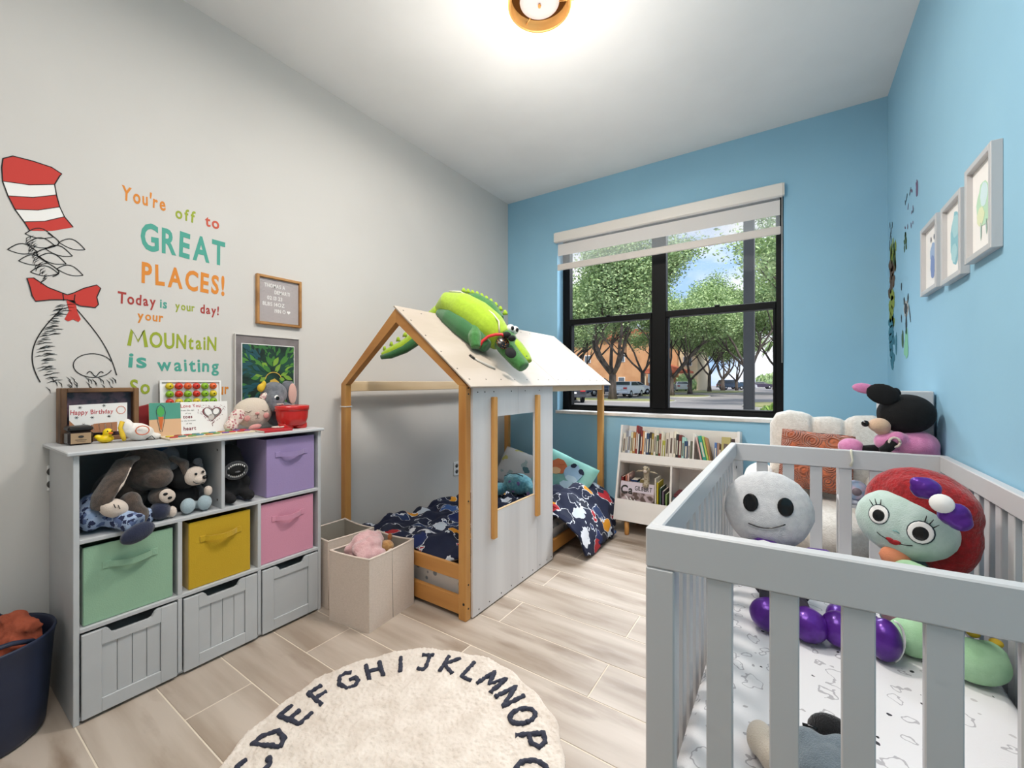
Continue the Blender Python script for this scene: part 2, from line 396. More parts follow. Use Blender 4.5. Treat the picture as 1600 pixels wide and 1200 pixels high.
# ceiling lamp
LX, LY = -.987, 1.714
lamp = thing('ceiling_lamp', 'round flush ceiling lamp with glowing ring and gold inner band', 'lamp', (LX, LY, H))
opal = mat('opal_acrylic', '#fff1dc', .4, emit=2.2); gold = mat('brushed_gold', '#d09a58', .4, metal=.6, emit=.08)
obj('outer_ring', MB().lathe([(.174, -.002), (.180, -.10), (.176, -.11), (.170, -.11), (.168, -.10), (.166, -.004)], (LX, LY, H), 48), opal, lamp)
obj('gold_band', MB().lathe([(.150, -.03), (.150, -.078), (.144, -.085), (.134, -.078), (.134, -.03)], (LX, LY, H), 40), gold, lamp)
obj('ceiling_pan', MB().lathe([(0, -.002), (.158, -.002), (.158, -.006), (0, -.006)], (LX, LY, H), 40), mat('lamp_pan', '#ffe6c0', .5, emit=.3), lamp)
obj('diffuser', MB().lathe([(0, -.068), (.06, -.068), (.092, -.062), (.094, -.056), (0, -.056)], (LX, LY, H), 40), mat('frosted_diffuser', '#bdb3b4', .5, emit=.12), lamp)
obj('finial', MB().lathe([(0, -.086), (.006, -.084), (.008, -.076), (.004, -.068)], (LX, LY, H), 12), gold, lamp)
for k in range(3):
    a = k*2*PI/3+.5
    obj('spoke', MB().tube([(LX+.09*math.cos(a), LY+.09*math.sin(a), H-.06), (LX+.167*math.cos(a), LY+.167*math.sin(a), H-.06)], .003, 6), gold, lamp)
ld = bpy.data.lights.new('lamp_light', 'AREA'); ld.shape = 'DISK'; ld.size = .3; ld.energy = 29; ld.color = (1, .95, .89)
lo_ = bpy.data.objects.new('lamp_light', ld); COL.objects.link(lo_); lo_.location = (LX, LY, H-.105)

pd_ = bpy.data.lights.new('ceiling_fill', 'AREA'); pd_.shape = 'DISK'; pd_.energy = 7.5; pd_.size = .6; pd_.color = (1, .95, .89)
po_ = bpy.data.objects.new('ceiling_fill', pd_); COL.objects.link(po_); po_.location = (LX, LY, H-.8); po_.rotation_euler = (PI, 0, 0)  # added upward fill floating below the fixture to brighten the ceiling
# sockets on the left wall
def socket(y, z, lab, w=.075, h=.12):
    s = thing('wall_socket', lab, 'socket', (XL, y, z))
    obj('cover_plate', MB().box(XL, XL+.006, y-w/2, y+w/2, z-h/2, z+h/2, .002), wht, s)
    dk = mat('socket_dark', '#4a4846', .5)
    for dz in (-.025, .025): obj('outlet', MB().lathe([(.017, 0), (.017, .003), (0, .003)], n=12, M=surf((XL+.006, y, z+dz), (0, 1, 0), (0, 0, 1))), dk, s)
socket(2.79, .44, 'white wall socket behind the front post of the house bed')
socket(.372, .82, 'small white wall socket beside the left end of the grey cubby unit', .03, .1)
# ================================================================== STREET OUTSIDE
G = -.15
asph = mat('asphalt', '#8f8b8c', .9, '#a09b9a', .25, bump=.1, bscale=20)
struct('ground', MB().box(-90, 60, 3.95, 170, G-.3, G, 0), asph)
grassm = mat('grass', '#86905a', .95, '#a7a173', .9, bump=.5, bscale=15)
concrete = mat('concrete_kerb', '#c9c5bd', .9)
def patch(cx, cy, rx, ry, lab, cat='grass'):
    t = thing('grass_island', lab, cat, (cx, cy, G))
    pts = [(cx+rx*math.copysign(abs(math.cos(a))**.7, math.cos(a)), cy+ry*math.copysign(abs(math.sin(a))**.7, math.sin(a))) for a in [2*PI*k/28 for k in range(28)]]
    obj('kerb', MB().prism([(cx+(x-cx)*1.03, cy+(y-cy)*1.06) for x, y in pts], .08, None, z0=G), concrete, t)
    obj('turf', MB().prism(pts, .11, None, z0=G), grassm, t)
patch(-10.8, 29.6, 4.2, 1.9, 'grass island around the thick oak in the left pane')
patch(-9.2, 41, 3.0, 3.0, 'grass island around the forked oak just right of the window mullion')
patch(-10, 61, 5, 7.5, 'long dry grass strip under the far row of oaks')
patch(1.0, 27.5, 3.2, 3.5, 'grass bed at the right edge of the window view')
bark = mat('oak_bark', '#6d625b', .95, '#4c443f', 4, (1, 1, .3), bump=.6, bscale=8)
leaf_a = mat('oak_leaf', '#a6bf80', .8, '#bfd39c', .8); leaf_b = mat('oak_leaf_dark', '#7f9c66', .8, '#9ab482', .8)  # two leaf tones, the second darker, mixed at random in the crowns
def oak(seed, h=9.5, spread=7.5, trunk=.30, fork=1.7, lean=0, nl=80, prim=5, lsz=(.06, .13)):
    r = random.Random(seed); T = MB(); tips = []
    def limb(p, d, ln, rad, depth):
        pts = [p]; rr = [rad]; q = p.copy(); dd = d.copy(); n = 5
        for i in range(n):
            dd = (dd+Vector((r.uniform(-.25, .25), r.uniform(-.25, .25), r.uniform(-.05, .16)))).normalized()
            q = q+dd*ln/n; pts.append(q.copy()); rr.append(rad*(1-.42*(i+1)/n))
            if depth >= 2 and i >= 1: tips.append(q.copy())
        T.tube(pts, rr, 7 if depth < 2 else 5)
        if depth >= 3: return
        for k in range(3 if depth else 3):
            f = r.uniform(.55, 1) if k else 1
            s = pts[max(2, int(f*n))]
            az = r.uniform(0, 2*PI); nd = (dd*1.1+Vector((math.cos(az)*.9, math.sin(az)*.9, r.uniform(-.15, .45)))).normalized()
            limb(s, nd, ln*r.uniform(.6, .8), rr[-1]*.8, depth+1)
    T.tube([(0, 0, 0), (lean*.3, 0, fork*.4), (lean, 0, fork), (lean*1.1, 0, fork+.25)], [trunk*1.35, trunk, trunk*.95, trunk*.8], 12)
    for k in range(prim):
        az = 2*PI*k/prim+r.uniform(-.3, .3); e = r.uniform(.75, 1.15)
        d = Vector((math.cos(az)*math.cos(e), math.sin(az)*math.cos(e), math.sin(e)))
        limb(Vector((lean, 0, fork)), d, h*.42, trunk*.55, 0)
    F = MB()
    for t in tips:
        for i in range(nl):
            rad = 1.15*r.random()**.4; az = r.uniform(0, 2*PI); el = r.uniform(-.7, 1.2)
            c = t+Vector((math.cos(az)*math.cos(el), math.sin(az)*math.cos(el), math.sin(el)*.7))*rad
            s = r.uniform(*lsz); u = Vector((r.gauss(0, 1), r.gauss(0, 1), r.gauss(0, .5))).normalized(); v = u.cross(Vector((r.gauss(0, 1), r.gauss(0, 1), r.gauss(0, 1)))).normalized()
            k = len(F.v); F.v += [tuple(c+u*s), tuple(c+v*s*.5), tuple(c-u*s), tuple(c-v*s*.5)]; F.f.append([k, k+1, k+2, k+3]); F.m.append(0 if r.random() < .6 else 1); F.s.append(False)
    return T, F
def tree(name, lab, x, y, T, F, rz=0, s=1, group=None, sz=1):
    t = thing(name, lab, 'tree', (0, 0, 0), group)
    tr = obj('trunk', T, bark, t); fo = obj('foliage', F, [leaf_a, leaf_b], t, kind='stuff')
    t.location = (x, y, G+.1); t.rotation_euler = (0, 0, rz); t.scale = (s, s, s*sz); return t
VAR = [oak(3, trunk=.27, h=10.5), oak(11, trunk=.24, fork=1.5, prim=4), oak(23, trunk=.22, fork=2.2, prim=4, nl=60)]
t1 = tree('oak_tree', 'thick forked oak in front of the silver car, left pane', -10.8, 29.4, *VAR[0], rz=.6)
t2 = tree('oak_tree', 'V-forked oak standing just right of the window mullion', -9.25, 40.5, *VAR[1], rz=1.0)
t3 = tree('oak_tree', 'large oak overhanging the window view from the right edge', 1.15, 27.5, *VAR[2], rz=2.2)
spec = [(t2, -9.6, 51, 2.0, 1.0, 'oak right behind the V-forked oak, its straight trunk against the porch'),
        (t3, -9.0, 60.6, .3, 1.0, 'straight-trunked oak in the row left of the building corner'),
        (t1, -8.8, 72, 3.6, 1.0, 'broad oak in the far row seen against the pale sky'),
        (t2, -7.3, 76, 5.2, .95, 'slimmer twin oak at the far end of the row beside the porch post'),
        (t3, -13.5, 46, 4.4, 1.05, 'oak behind the silver car with a trunk leaning left'),
        (t1, -19, 38, 2.3, 1.05, 'oak at the left edge of the left pane behind the parked cars'),
        (t2, -26, 55, .2, 1.2, 'tall oak behind the parked cars at far left'),
        (t3, -1.0, 56, 1.2, 1.1, 'oak across the road to the right of the porch post'),
        (t1, 6, 70, 2.9, 1.2, 'distant oak at the far right of the road'),
        (t2, -17.5, 24.5, 1.9, 1.0, 'leafy oak at the far left whose boughs fill the upper left pane'),
        (t3, -3.6, 48, 4.0, 1.15, 'oak whose trunk stands hidden behind the porch post')]
for src, x, y, rz, s, lab in spec:
    dup(src, None, (x, y, G), (0, 0, rz), lab, (s, s, s))
# palms far down the road
pf = mat('palm_frond', '#93ad70', .8); pb = mat('palm_trunk', '#8d857c', .95)
pt = thing('palm_tree', 'left of two slim palms far down the road', 'palm tree')
obj('trunk', MB().tube([(0, 0, 0), (.1, 0, 4), (0, 0, 8.2)], [.2, .15, .13], 8), pb, pt)
for k in range(13):
    az = k*2*PI/13; n = 7; e = .9-.5*(k % 3)
    pts = []
    for i in range(n+1):
        q = i/n; pts.append((math.cos(az)*2.4*q, math.sin(az)*2.4*q, 8.2+2.4*q*math.sin(e)*.8-2.2*q*q))
    obj('frond', MB().tube(pts, [.05, .25, .34, .36, .32, .24, .14, .03], 6, flat=.12), pf, pt)
pt.location = (-2.6, 88, G)
dup(pt, None, (-.9, 90, G), (0, 0, .7), 'right of two slim palms far down the road', (.95, .95, .9))
# hedges and shrubs
def hedge(name, lab, x0, x1, y, h, d=1.5, n=900, seed=0, cat='hedge', mats=None, ls=(.1, .22)):
    r = random.Random(seed); F = MB()
    F.ell(((x0+x1)/2, y, G+h*.35), ((x1-x0)/2*.93, d*.4, h*.5), 1, 16, 8)
    for i in range(n):
        a = r.uniform(-1, 1); x = (x0+x1)/2+a*(x1-x0)/2; hh = h*math.sqrt(max(.05, 1-a*a*.8)); c = Vector((x, y+r.uniform(-d/2, d/2), G+hh*r.random()**.6))
        s = r.uniform(*ls); u = Vector((r.gauss(0, .5), r.gauss(0, .5), 1)).normalized(); v = u.cross(Vector((r.gauss(0, 1), r.gauss(0, 1), 0))).normalized()
        k = len(F.v); F.v += [tuple(c+u*s), tuple(c+v*s*.5), tuple(c-u*s), tuple(c-v*s*.5)]; F.f.append([k, k+1, k+2, k+3]); F.m.append(0 if r.random() < .6 else 1); F.s.append(False)
    return obj(name, F, mats or [leaf_a, leaf_b], None, lab, cat)
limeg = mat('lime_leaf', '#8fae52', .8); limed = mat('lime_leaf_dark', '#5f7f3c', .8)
hedge('shrub', 'bright green shrub at the lower right corner of the window', -.95, 1.6, 18.2, .62, 1.2, 1400, 1, 'shrub', [limeg, limed], (.06, .15))
hedge('shrub', 'rounded green bush under the small tiled porch roof', -14.5, -11.6, 66, 2.6, 2, 700, 2, 'shrub')
hedge('hedge', 'low clipped hedge beyond the road on the right', -6, 14, 110, 3.2, 3, 1500, 3)
hedge('hedge', 'distant dark tree line closing the street behind the cars', -75, -22, 92, 8, 5, 3500, 4, ls=(.3, .6))
hedge('hedge', 'distant tree line closing the street at right', -8, 45, 135, 6, 5, 3500, 5, ls=(.3, .6))
# orange stucco building with a tiled porch
stuc = mat('orange_stucco', '#c99a70', .95, '#bd8c63', .6); stl = mat('cream_stucco', '#e0cfae', .95); tile = mat('roof_tile', '#b9654a', .85, '#a5573e', 3); dwin = mat('dark_window', '#5a646c', .2)
b = thing('apartment_building', 'orange stucco building with dark windows behind the oaks', 'building', (-24, 78, G))
obj('wall', MB().box(-46, -15.5, 72, 88, G, 9, .02), stuc, b); obj('corner_tower', MB().box(-15.5, -12.6, 73, 84, G, 11, .02), stl, b)
obj('roof', MB().prism([(-47, 9), (-31, 12), (-14.8, 9), (-14.8, 8.7), (-47, 8.7)], 17, surf((0, 88.5, 0), (1, 0, 0), (0, 0, 1))), tile, b)
for i in range(0, 9, 2):
    for z in (1.4, 5.4):
        x = -44+i*3.2
        f = obj('window', MB().box(x-.6, x+.6, 71.9, 72, z-.7, z+.7, .02), wht, b); obj('pane', MB().box(x-.5, x+.5, 71.86, 71.9, z-.6, z+.6, .01), dwin, f)
for z in (4.6, 7.8):
    f = obj('window', MB().box(-14.8, -13.4, 72.9, 73, z-.8, z+.8, .02), wht, b); obj('pane', MB().box(-14.7, -13.5, 72.86, 72.9, z-.7, z+.7, .01), dwin, f)
obj('porch_roof', MB().prism([(-20, 2.9), (-16.5, 4.1), (-13, 2.9), (-13, 2.6), (-20, 2.6)], 5, surf((0, 72, 0), (1, 0, 0), (0, 0, 1))), tile, b)
for x in (-19.5, -16.5, -13.4): obj('porch_column', MB().box(x-.2, x+.2, 67.3, 67.7, G, 2.6, .02), stl, b)
# cars
tyre = mat('tyre', '#1c1c1e', .9); rim_ = mat('alloy_rim', '#b9bcc0', .35, metal=.8); cglass = mat('car_glass', '#39444c', .1); redl = mat('tail_light', '#c2353a', .3); platem = mat('number_plate', '#e8e8e6', .5)
def car(lab, colr, loc, rz, kind='sedan'):
    t = thing('car', lab, 'car'); paint = mat('car_paint_'+colr.strip('#'), colr, .3, coat=.6)
    if kind == 'sedan': pr = [(-2.25, .35), (-2.3, .75), (-2.2, 1.0), (-1.5, 1.05), (-.95, 1.4), (.35, 1.42), (1.15, 1.0), (2.1, .88), (2.28, .6), (2.25, .35)]
    else: pr = [(-2.2, .4), (-2.25, .9), (-2.1, 1.2), (-1.9, 1.72), (.3, 1.74), (1.1, 1.15), (2.1, 1.02), (2.28, .65), (2.25, .4)]
    lo = [p for p in pr if True]
    def lv(z): return .86 if z < 1.08 else .86-.42*(z-1.08)
    vs = []; n = len(pr)
    belt = 1.02 if kind == 'sedan' else 1.12
    for sg in (-1, 1):
        for x, z in pr: vs.append((x, sg*(.86 if z <= belt+.05 else .86-.45*(z-belt)), z))
    fs = [list(range(n)), list(range(n, 2*n))[::-1]]+[(i, (i+1) % n, n+(i+1) % n, n+i) for i in range(n)]
    obj('body', MB().add(vs, fs), paint, t)
    roofx = (-.95, .35) if kind == 'sedan' else (-1.9, .3); zt = 1.42 if kind == 'sedan' else 1.73
    for sg in (-1, 1):
        if kind == 'sedan': q = [(-1.35, belt+.04), (-.9, zt-.07), (.3, zt-.06), (.98, belt+.04)]
        else: q = [(-1.95, belt+.04), (-1.82, zt-.1), (.22, zt-.1), (.9, belt+.06)]
        def yy(z): return sg*((.86-.45*(z-belt))+.012)
        obj('side_window', MB().add([(x, yy(z), z) for x, z in q]+[(x, yy(z)-sg*.02, z) for x, z in q], [(0, 1, 2, 3), (4, 5, 6, 7), (0, 1, 5, 4), (1, 2, 6, 5), (2, 3, 7, 6), (3, 0, 4, 7)]), cglass, t)
    def scr(xa, za, xb, zb, nm):
        ya, yb = .74, .6
        dx, dz = (zb-za), -(xb-xa); l_ = math.hypot(dx, dz); s = 1 if nm == 'windscreen' else -1
        ox, oz = abs(dx/l_)*.015*s, abs(dz/l_)*.015
        obj(nm, MB().add([(xa+ox, -ya, za+oz), (xa+ox, ya, za+oz), (xb+ox, yb, zb+oz), (xb+ox, -yb, zb+oz), (xa, -ya, za), (xa, ya, za), (xb, yb, zb), (xb, -yb, zb)], [(0, 1, 2, 3), (4, 5, 6, 7), (0, 1, 5, 4), (1, 2, 6, 5), (2, 3, 7, 6), (3, 0, 4, 7)]), cglass, t)
    if kind == 'sedan': scr(-1.45, 1.1, -1.0, 1.36, 'rear_window'); scr(1.1, 1.04, .42, 1.38, 'windscreen')
    else: scr(-2.08, 1.26, -1.92, 1.66, 'rear_window'); scr(1.05, 1.2, .36, 1.68, 'windscreen')
    for x in (-1.4, 1.4):
        for sg in (-1, 1):
            wv = obj('wheel', MB().lathe([(.2, -.1), (.32, -.1), (.33, -.06), (.33, .06), (.32, .1), (.2, .1)], n=18, M=surf((x, sg*.78, .33), (1, 0, 0), (0, 0, 1))), tyre, t)
            obj('rim', MB().lathe([(0, -.105), (.2, -.1), (.2, .1), (0, .105)], n=10, M=surf((x, sg*.78, .33), (1, 0, 0), (0, 0, 1))), rim_, wv)
    for sg in (-1, 1):
        obj('tail_light', MB().box(-2.32, -2.2, sg*.62-.16, sg*.62+.16, .74, .9, .01), redl, t); obj('headlight', MB().box(2.15, 2.28, sg*.62-.15, sg*.62+.15, .62, .76, .01), platem, t)
    obj('number_plate', MB().box(-2.325, -2.28, -.22, .22, .6, .72, .01), platem, t); obj('bumper', MB().box(-2.36, -2.2, -.82, .82, .38, .56, .03), paint, t)
    t.location = loc; t.rotation_euler = (0, 0, rz); return t
car('silver sedan parked behind the thick oak, seen from the rear', '#dbe2e8', (-12.4, 37.5, G), 1.55)
car('white sedan parked behind the silver one', '#e6e8ea', (-14.2, 44.5, G), 1.1)
car('dark blue suv parked left of the thick oak', '#33455c', (-15.6, 38.5, G), 1.2, 'suv')
car('dark car with red lights at the far lower left of the window', '#3a3c42', (-12.9, 26.2, G), 2.2, 'suv')
car('dark grey suv parked left of the V-forked oak', '#4a5866', (-13.6, 55, G), 1.4, 'suv')
car('white car parked right of the V-forked oak', '#e2e6ea', (-12.9, 62.5, G), 1.9)
car('dark blue sedan half hidden by the far oaks', '#38506a', (-8.9, 84, G), .6, 'suv')
car('pale silver car left of the porch post, far away', '#c9ccd6', (-7.6, 90, G), .6)
car('small dark car right of the porch post, far away', '#453b52', (-5.1, 97, G), .3)
car('dark green car parked far left between the oaks', '#34423c', (-21.5, 46, G), 1.4, 'suv')
# porch post of the house, sign post
pp = thing('porch_post', 'dark timber porch post standing right outside the window', 'post', (-.405, 5.5, G))
dkw = mat('dark_timber', '#2b292a', .8, '#232122', 12, (1, 1, .15))
obj('shaft', MB().box(-.455, -.345, 5.45, 5.56, G, 3.3, .006), dkw, pp); obj('base_plate', MB().box(-.48, -.32, 5.42, 5.59, G, G+.03, .004), screwm, pp)
sg_ = thing('street_sign', 'small grey street sign on a thin post beside the silver car', 'sign', (-9.1, 33.5, G))
obj('post', MB().tube([(-9.1, 33.5, G), (-9.1, 33.5, 1.9)], .03, 8), rim_, sg_); obj('sign_panel', MB().box(-9.4, -8.8, 33.44, 33.47, 1.15, 1.85, .01), mat('sign_grey', '#b9c2c6', .5), sg_)
# ================================================================== CUBBY UNIT
cu = thing('cubby_cabinet', 'grey cubby storage cabinet with open shelves and three lower drawers', 'cabinet', (-2.25, .82, 0))
X0, X1, Z = -2.445, -2.07, .944
def cb(nm, *a, c=.0015, lab=None, m=grey_paint): return obj(nm, MB().box(*a, c), m, cu, lab)
cb('top', X0, -2.052, .345, 1.292, .944, .958, c=.003)
cb('side_panel', X0, X1, .363, .379, 0, Z); cb('side_panel', X0, X1, 1.266, 1.282, 0, Z)
cb('back_panel', X0, X0+.006, .379, 1.266, .02, Z, m=mat('grey_back', '#8f9192', .7))
cb('shelf', X0+.006, X1, .379, 1.266, .630, .645); cb('shelf', X0+.006, X1, .379, 1.266, .318, .333); cb('bottom', X0+.006, X1-.01, .379, 1.266, .006, .018)
cb('divider', X0+.006, X1, .817, .831, .645, Z)
for z0, z1 in ((.333, .63), (.018, .318)):
    cb('divider', X0+.006, X1, .661, .676, z0, z1); cb('divider', X0+.006, X1, .967, .982, z0, z1)
for y in (.40, .80):
    for z in (.68, .9): obj('peg_hole', MB().lathe([(0, .001), (.005, .001), (.005, 0)], n=8, M=surf((-2.11, .817, z) if y > .5 else (-2.11, .8315, z), (1, 0, 0), (0, 0, 1))), screwm, cu)
# drawers
for i, (a, b_) in enumerate(((.379, .661), (.676, .967), (.982, 1.266))):
    a += .004; b_ -= .004; z0, z1 = .012, .31
    d = obj('drawer', MB().box(-2.43, -2.078, a+.012, b_-.012, .022, .25, .002), grey_paint, cu)
    w = b_-a; xf0, xf1 = -2.078, -2.064
    obj('stile', MB().box(xf0, xf1, a, a+.052, z0, z1, .0015), grey_paint, d); obj('stile', MB().box(xf0, xf1, b_-.052, b_, z0, z1, .0015), grey_paint, d)
    obj('bottom_rail', MB().box(xf0, xf1, a+.052, b_-.052, z0, z0+.05, .0015), grey_paint, d)
    # top rail with grip cut-out
    yl, yr = a+.052, b_-.052; c0, c1 = (a+b_)/2-.062, (a+b_)/2+.062; zt, zb, zc = z1, z1-.055, z1-.026
    pts = [(yl, zb), (yr, zb), (yr, zt), (c1+.012, zt), (c1+.004, zt-.006), (c1-.004, zc+.004), (c1-.014, zc), (c0+.014, zc), (c0+.004, zc+.004), (c0-.004, zt-.006), (c0-.012, zt), (yl, zt)]
    obj('top_rail', MB().prism(pts, xf1-xf0, surf((xf0, 0, 0), (0, 1, 0), (0, 0, 1))), grey_paint, d)
    n = 4 if i < 2 else 1; pw = (yr-yl)/n
    for k in range(n): obj('panel', MB().box(xf0, xf1-.006, yl+k*pw+(.0008 if k else 0), yl+(k+1)*pw-.0008, z0+.05, zb, .0012), grey_paint, d)
# fabric bins
def fabbin(y0, y1, z0, z1, col, colname, lab, x1=-2.082, skew=0):
    m = mat('felt_'+colname, col, .95, None, 3, bump=.25, bscale=220, sheen=.3)
    t = thing('fabric_bin', lab, 'storage bin', (-2.25, (y0+y1)/2, z0), 'fabric cube bins in the grey cabinet')
    def wall(nm, *a): return obj(nm, MB().box(*a, .002), m, t)
    f = wall('front_panel', x1-.005, x1, y0, y1, z0, z1)
    wall('side_panel', x1-.30, x1-.005, y0, y0+.004, z0, z1-.003); wall('side_panel', x1-.30, x1-.005, y1-.004, y1, z0, z1-.003)
    wall('back_panel', x1-.305, x1-.30, y0, y1, z0, z1-.003); wall('base', x1-.30, x1-.005, y0+.004, y1-.004, z0, z0+.004)
    yc = (y0+y1)/2; zc = z0+(z1-z0)*.72; hw = .062
    pts = [(x1+.001+.022*math.sin(PI*k/10)**.8, yc-hw+2*hw*k/10, zc-.004*math.sin(PI*k/10)) for k in range(11)]
    H_ = MB()
    for k in range(10):
        a, b = pts[k], pts[k+1]; hh = .011
        H_.add([(a[0], a[1], a[2]-hh), (b[0], b[1], b[2]-hh), (b[0], b[1], b[2]+hh), (a[0], a[1], a[2]+hh), (a[0]+.003, a[1], a[2]-hh), (b[0]+.003, b[1], b[2]-hh), (b[0]+.003, b[1], b[2]+hh), (a[0]+.003, a[1], a[2]+hh)], [(0, 1, 2, 3), (4, 5, 6, 7), (0, 1, 5, 4), (3, 2, 6, 7)])
    hd = obj('handle', H_, m, t)
    for s in (-1, 1): obj('stitched_tab', MB().box(x1, x1+.0035, yc+s*(hw+.006)-.012, yc+s*(hw+.006)+.012, zc-.013, zc+.013, .001), m, hd)
    return t
fabbin(1.012, 1.252, .646, .925, '#9a86b4', 'lilac', 'lilac fabric cube bin at the top right of the grey cabinet')
fabbin(.390, .648, .334, .612, '#8fb396', 'sage', 'sage green fabric cube bin at the left of the middle row')
fabbin(.702, .940, .334, .612, '#c29c0c', 'mustard', 'mustard yellow fabric cube bin in the centre of the cabinet')
fabbin(.984, 1.246, .334, .618, '#d48fa6', 'pink', 'pink fabric cube bin below the lilac one')

# ================================================================== PLUSH TOYS helpers
def furm(name, col, col2=None): return mat('plush_'+name, col, .95, col2 or col, 60, bump=.8, bscale=350, sheen=.4)
eye_m = mat('glossy_black', '#0a0a0a', .15); creamf = furm('cream', '#dccbbd')
def FM(p, fwd, up=(0, 0, 1)):
    """local frame: +Y forward, +Z up"""
    f = Vector(fwd).normalized(); u = Vector(up); s = f.cross(u).normalized(); u = s.cross(f).normalized()
    return Matrix.Translation(p) @ Matrix((s, f, u)).transposed().to_4x4()
def E(mb, M, c, r, rot=None, mi=0, n=14, m=9): return mb.ell(c, r, mi, n, m, rot, M)

# ---- toys in the upper left compartment
# brown long-eared rabbit
tb = thing('plush_rabbit', 'dark brown plush rabbit with long drooping ears in the top cubby', 'plush toy', (-2.22, .56, .70), 'plush toys in the open cubby')
br = furm('brown', '#5a4a40', '#43372f')
blob('body', MB().ell((-2.25, .53, .755), (.08, .09, .10)).ell((-2.13, .525, .715), (.045, .04, .075), rot=R3('Y', 35)).ell((-2.14, .625, .735), (.06, .04, .04)).ell((-2.10, .545, .685), (.035, .035, .04)), br, tb)
blob('head', MB().ell((-2.20, .60, .84), (.085, .085, .085)).ell((-2.125, .615, .815), (.045, .05, .045)).ell((-2.2, .58, .88), (.06, .06, .05)), br, tb)
def ear(nm, pts, rad, m, par, m2=None, flat=.4):
    e = obj(nm, MB().tube(pts, rad, 10, flat=flat), m, par); return e
e1 = blob('ear', MB().tube([(-2.17, .555, .90), (-2.12, .51, .895), (-2.095, .475, .84), (-2.09, .44, .775), (-2.09, .425, .735)], [.022, .034, .04, .042, .025], 10, flat=.5), br, tb, vox=.006)
obj('ear_lining', MB().tube([(-2.09, .518, .875), (-2.072, .487, .82), (-2.068, .45, .76)], [.006, .012, .008], 8, flat=.6), creamf, e1)
blob('ear', MB().tube([(-2.17, .665, .885), (-2.13, .70, .86), (-2.12, .71, .80)], [.02, .03, .018], 10, flat=.5), br, tb, vox=.006)
obj('foot_pad', MB().ell((-2.088, .632, .742), (.008, .026, .030), rot=R3('X', 35)), creamf, tb)
for dy, dz in ((-.008, .01), (.006, -.008)): obj('toe_spot', MB().ell((-2.081, .632+dy, .742+dz), (.003, .008, .006)), eye_m, tb)
# blue print plush cushion toy hanging over the shelf edge
tp = thing('plush_doll', 'pale blue plush doll with navy print and white mitten, dark sole over the shelf edge', 'plush toy', (-2.2, .47, .646), 'plush toys in the open cubby')
prn = spots('blue_print', '#9fb0cc', ['#232b4d', '#232b4d', '#5a6a92', '#8fa3c4'], 45, .5, warp=.02); nav = furm('navy', '#1c2440')
blob('body', MB().ell((-2.21, .45, .714), (.09, .06, .065)).ell((-2.15, .42, .70), (.06, .035, .05)).tube([(-2.14, .47, .69), (-2.07, .50, .684), (-2.032, .525, .668)], [.035, .036, .04], 12).tube([(-2.15, .53, .68), (-2.10, .59, .672)], [.03, .03], 10), prn, tp)
blob('sole', MB().ell((-2.018, .522, .640), (.024, .056, .034), rot=R3('X', 22)), nav, tp, vox=.006)
blob('cuff', MB().ell((-2.11, .615, .684), (.035, .035, .038)), nav, tp, vox=.006)
mt = blob('mitten', MB().ell((-2.08, .47, .735), (.035, .046, .034), rot=R3('X', -32)).ell((-2.085, .44, .755), (.02, .02, .02)), creamf, tp, vox=.006)
for k in range(2): obj('stitch', MB().tube([(-2.045, .462+k*.012, .757-k*.006), (-2.044, .467+k*.012, .742-k*.006)], .0015, 5), eye_m, mt)
# charcoal bear with cream face
tm = thing('plush_bear', 'black and cream plush bear with pale blue feet sitting in the top cubby', 'plush toy', (-2.2, .73, .646), 'plush toys in the open cubby')
blk = mat('plush_black', '#1b1a1c', .95, bump=.6, bscale=350); pbl = furm('pale_blue', '#a9bcc4'); gr = furm('grey', '#6a6a6e', '#59595d')
blob('body', MB().ell((-2.19, .72, .705), (.055, .055, .062)), blk, tm)
hb = blob('head', MB().ell((-2.17, .715, .80), (.065, .065, .06)), blk, tm)
blob('face', MB().ell((-2.115, .735, .80), (.02, .042, .042)).ell((-2.112, .748, .782), (.028, .028, .022)), creamf, hb, vox=.005)
for dy in (0, .022): obj('eye', MB().ell((-2.095, .732+dy*1.15, .811+dy*.25), (.004, .0055, .0055)), eye_m, hb)
obj('nose', MB().ell((-2.088, .762, .793), (.009, .010, .008)), eye_m, hb)
obj('smile', MB().tube([(-2.090, .72, .782), (-2.087, .73, .772), (-2.0855, .745, .768), (-2.088, .757, .772)], .0016, 5), eye_m, hb)
for y, z in ((.672, .850), (.756, .852)): blob('ear', MB().ell((-2.15, y, z), (.014, .020, .020)), gr, tm, vox=.006)
for y in (.705, .765): blob('foot', MB().ell((-2.10, y+.0, .682), (.022, .028, .034)).tube([(-2.17, .72, .67), (-2.11, y, .672)], .018, 8), pbl, tm, vox=.006)
for y, z in ((.652, .672), (.778, .73)): blob('hand', MB().ell((-2.10, y, z), (.02, .016, .024)), creamf, tm, vox=.006)
tg = thing('plush_animal', 'grey plush animal with feathery wing lying behind the bear', 'plush toy', (-2.35, .72, .646), 'plush toys in the open cubby')
blob('body', MB().ell((-2.32, .72, .74), (.06, .075, .09)).ell((-2.24, .785, .70), (.05, .026, .045)), gr, tg)
blob('head', MB().ell((-2.31, .69, .87), (.05, .055, .05)), furm('light_grey', '#9a9ca4'), tg)
blob('wing', MB().ell((-2.225, .775, .80), (.02, .018, .04)).ell((-2.22, .79, .825), (.016, .014, .014)).ell((-2.22, .795, .80), (.016, .014, .014)).ell((-2.22, .79, .775), (.016, .014, .014)), furm('light_grey', '#9a9ca4'), tg, vox=.005)
obj('blue_cap', MB().ell((-2.32, .67, .905), (.045, .045, .022)), furm('blue', '#3d6690'), tg)
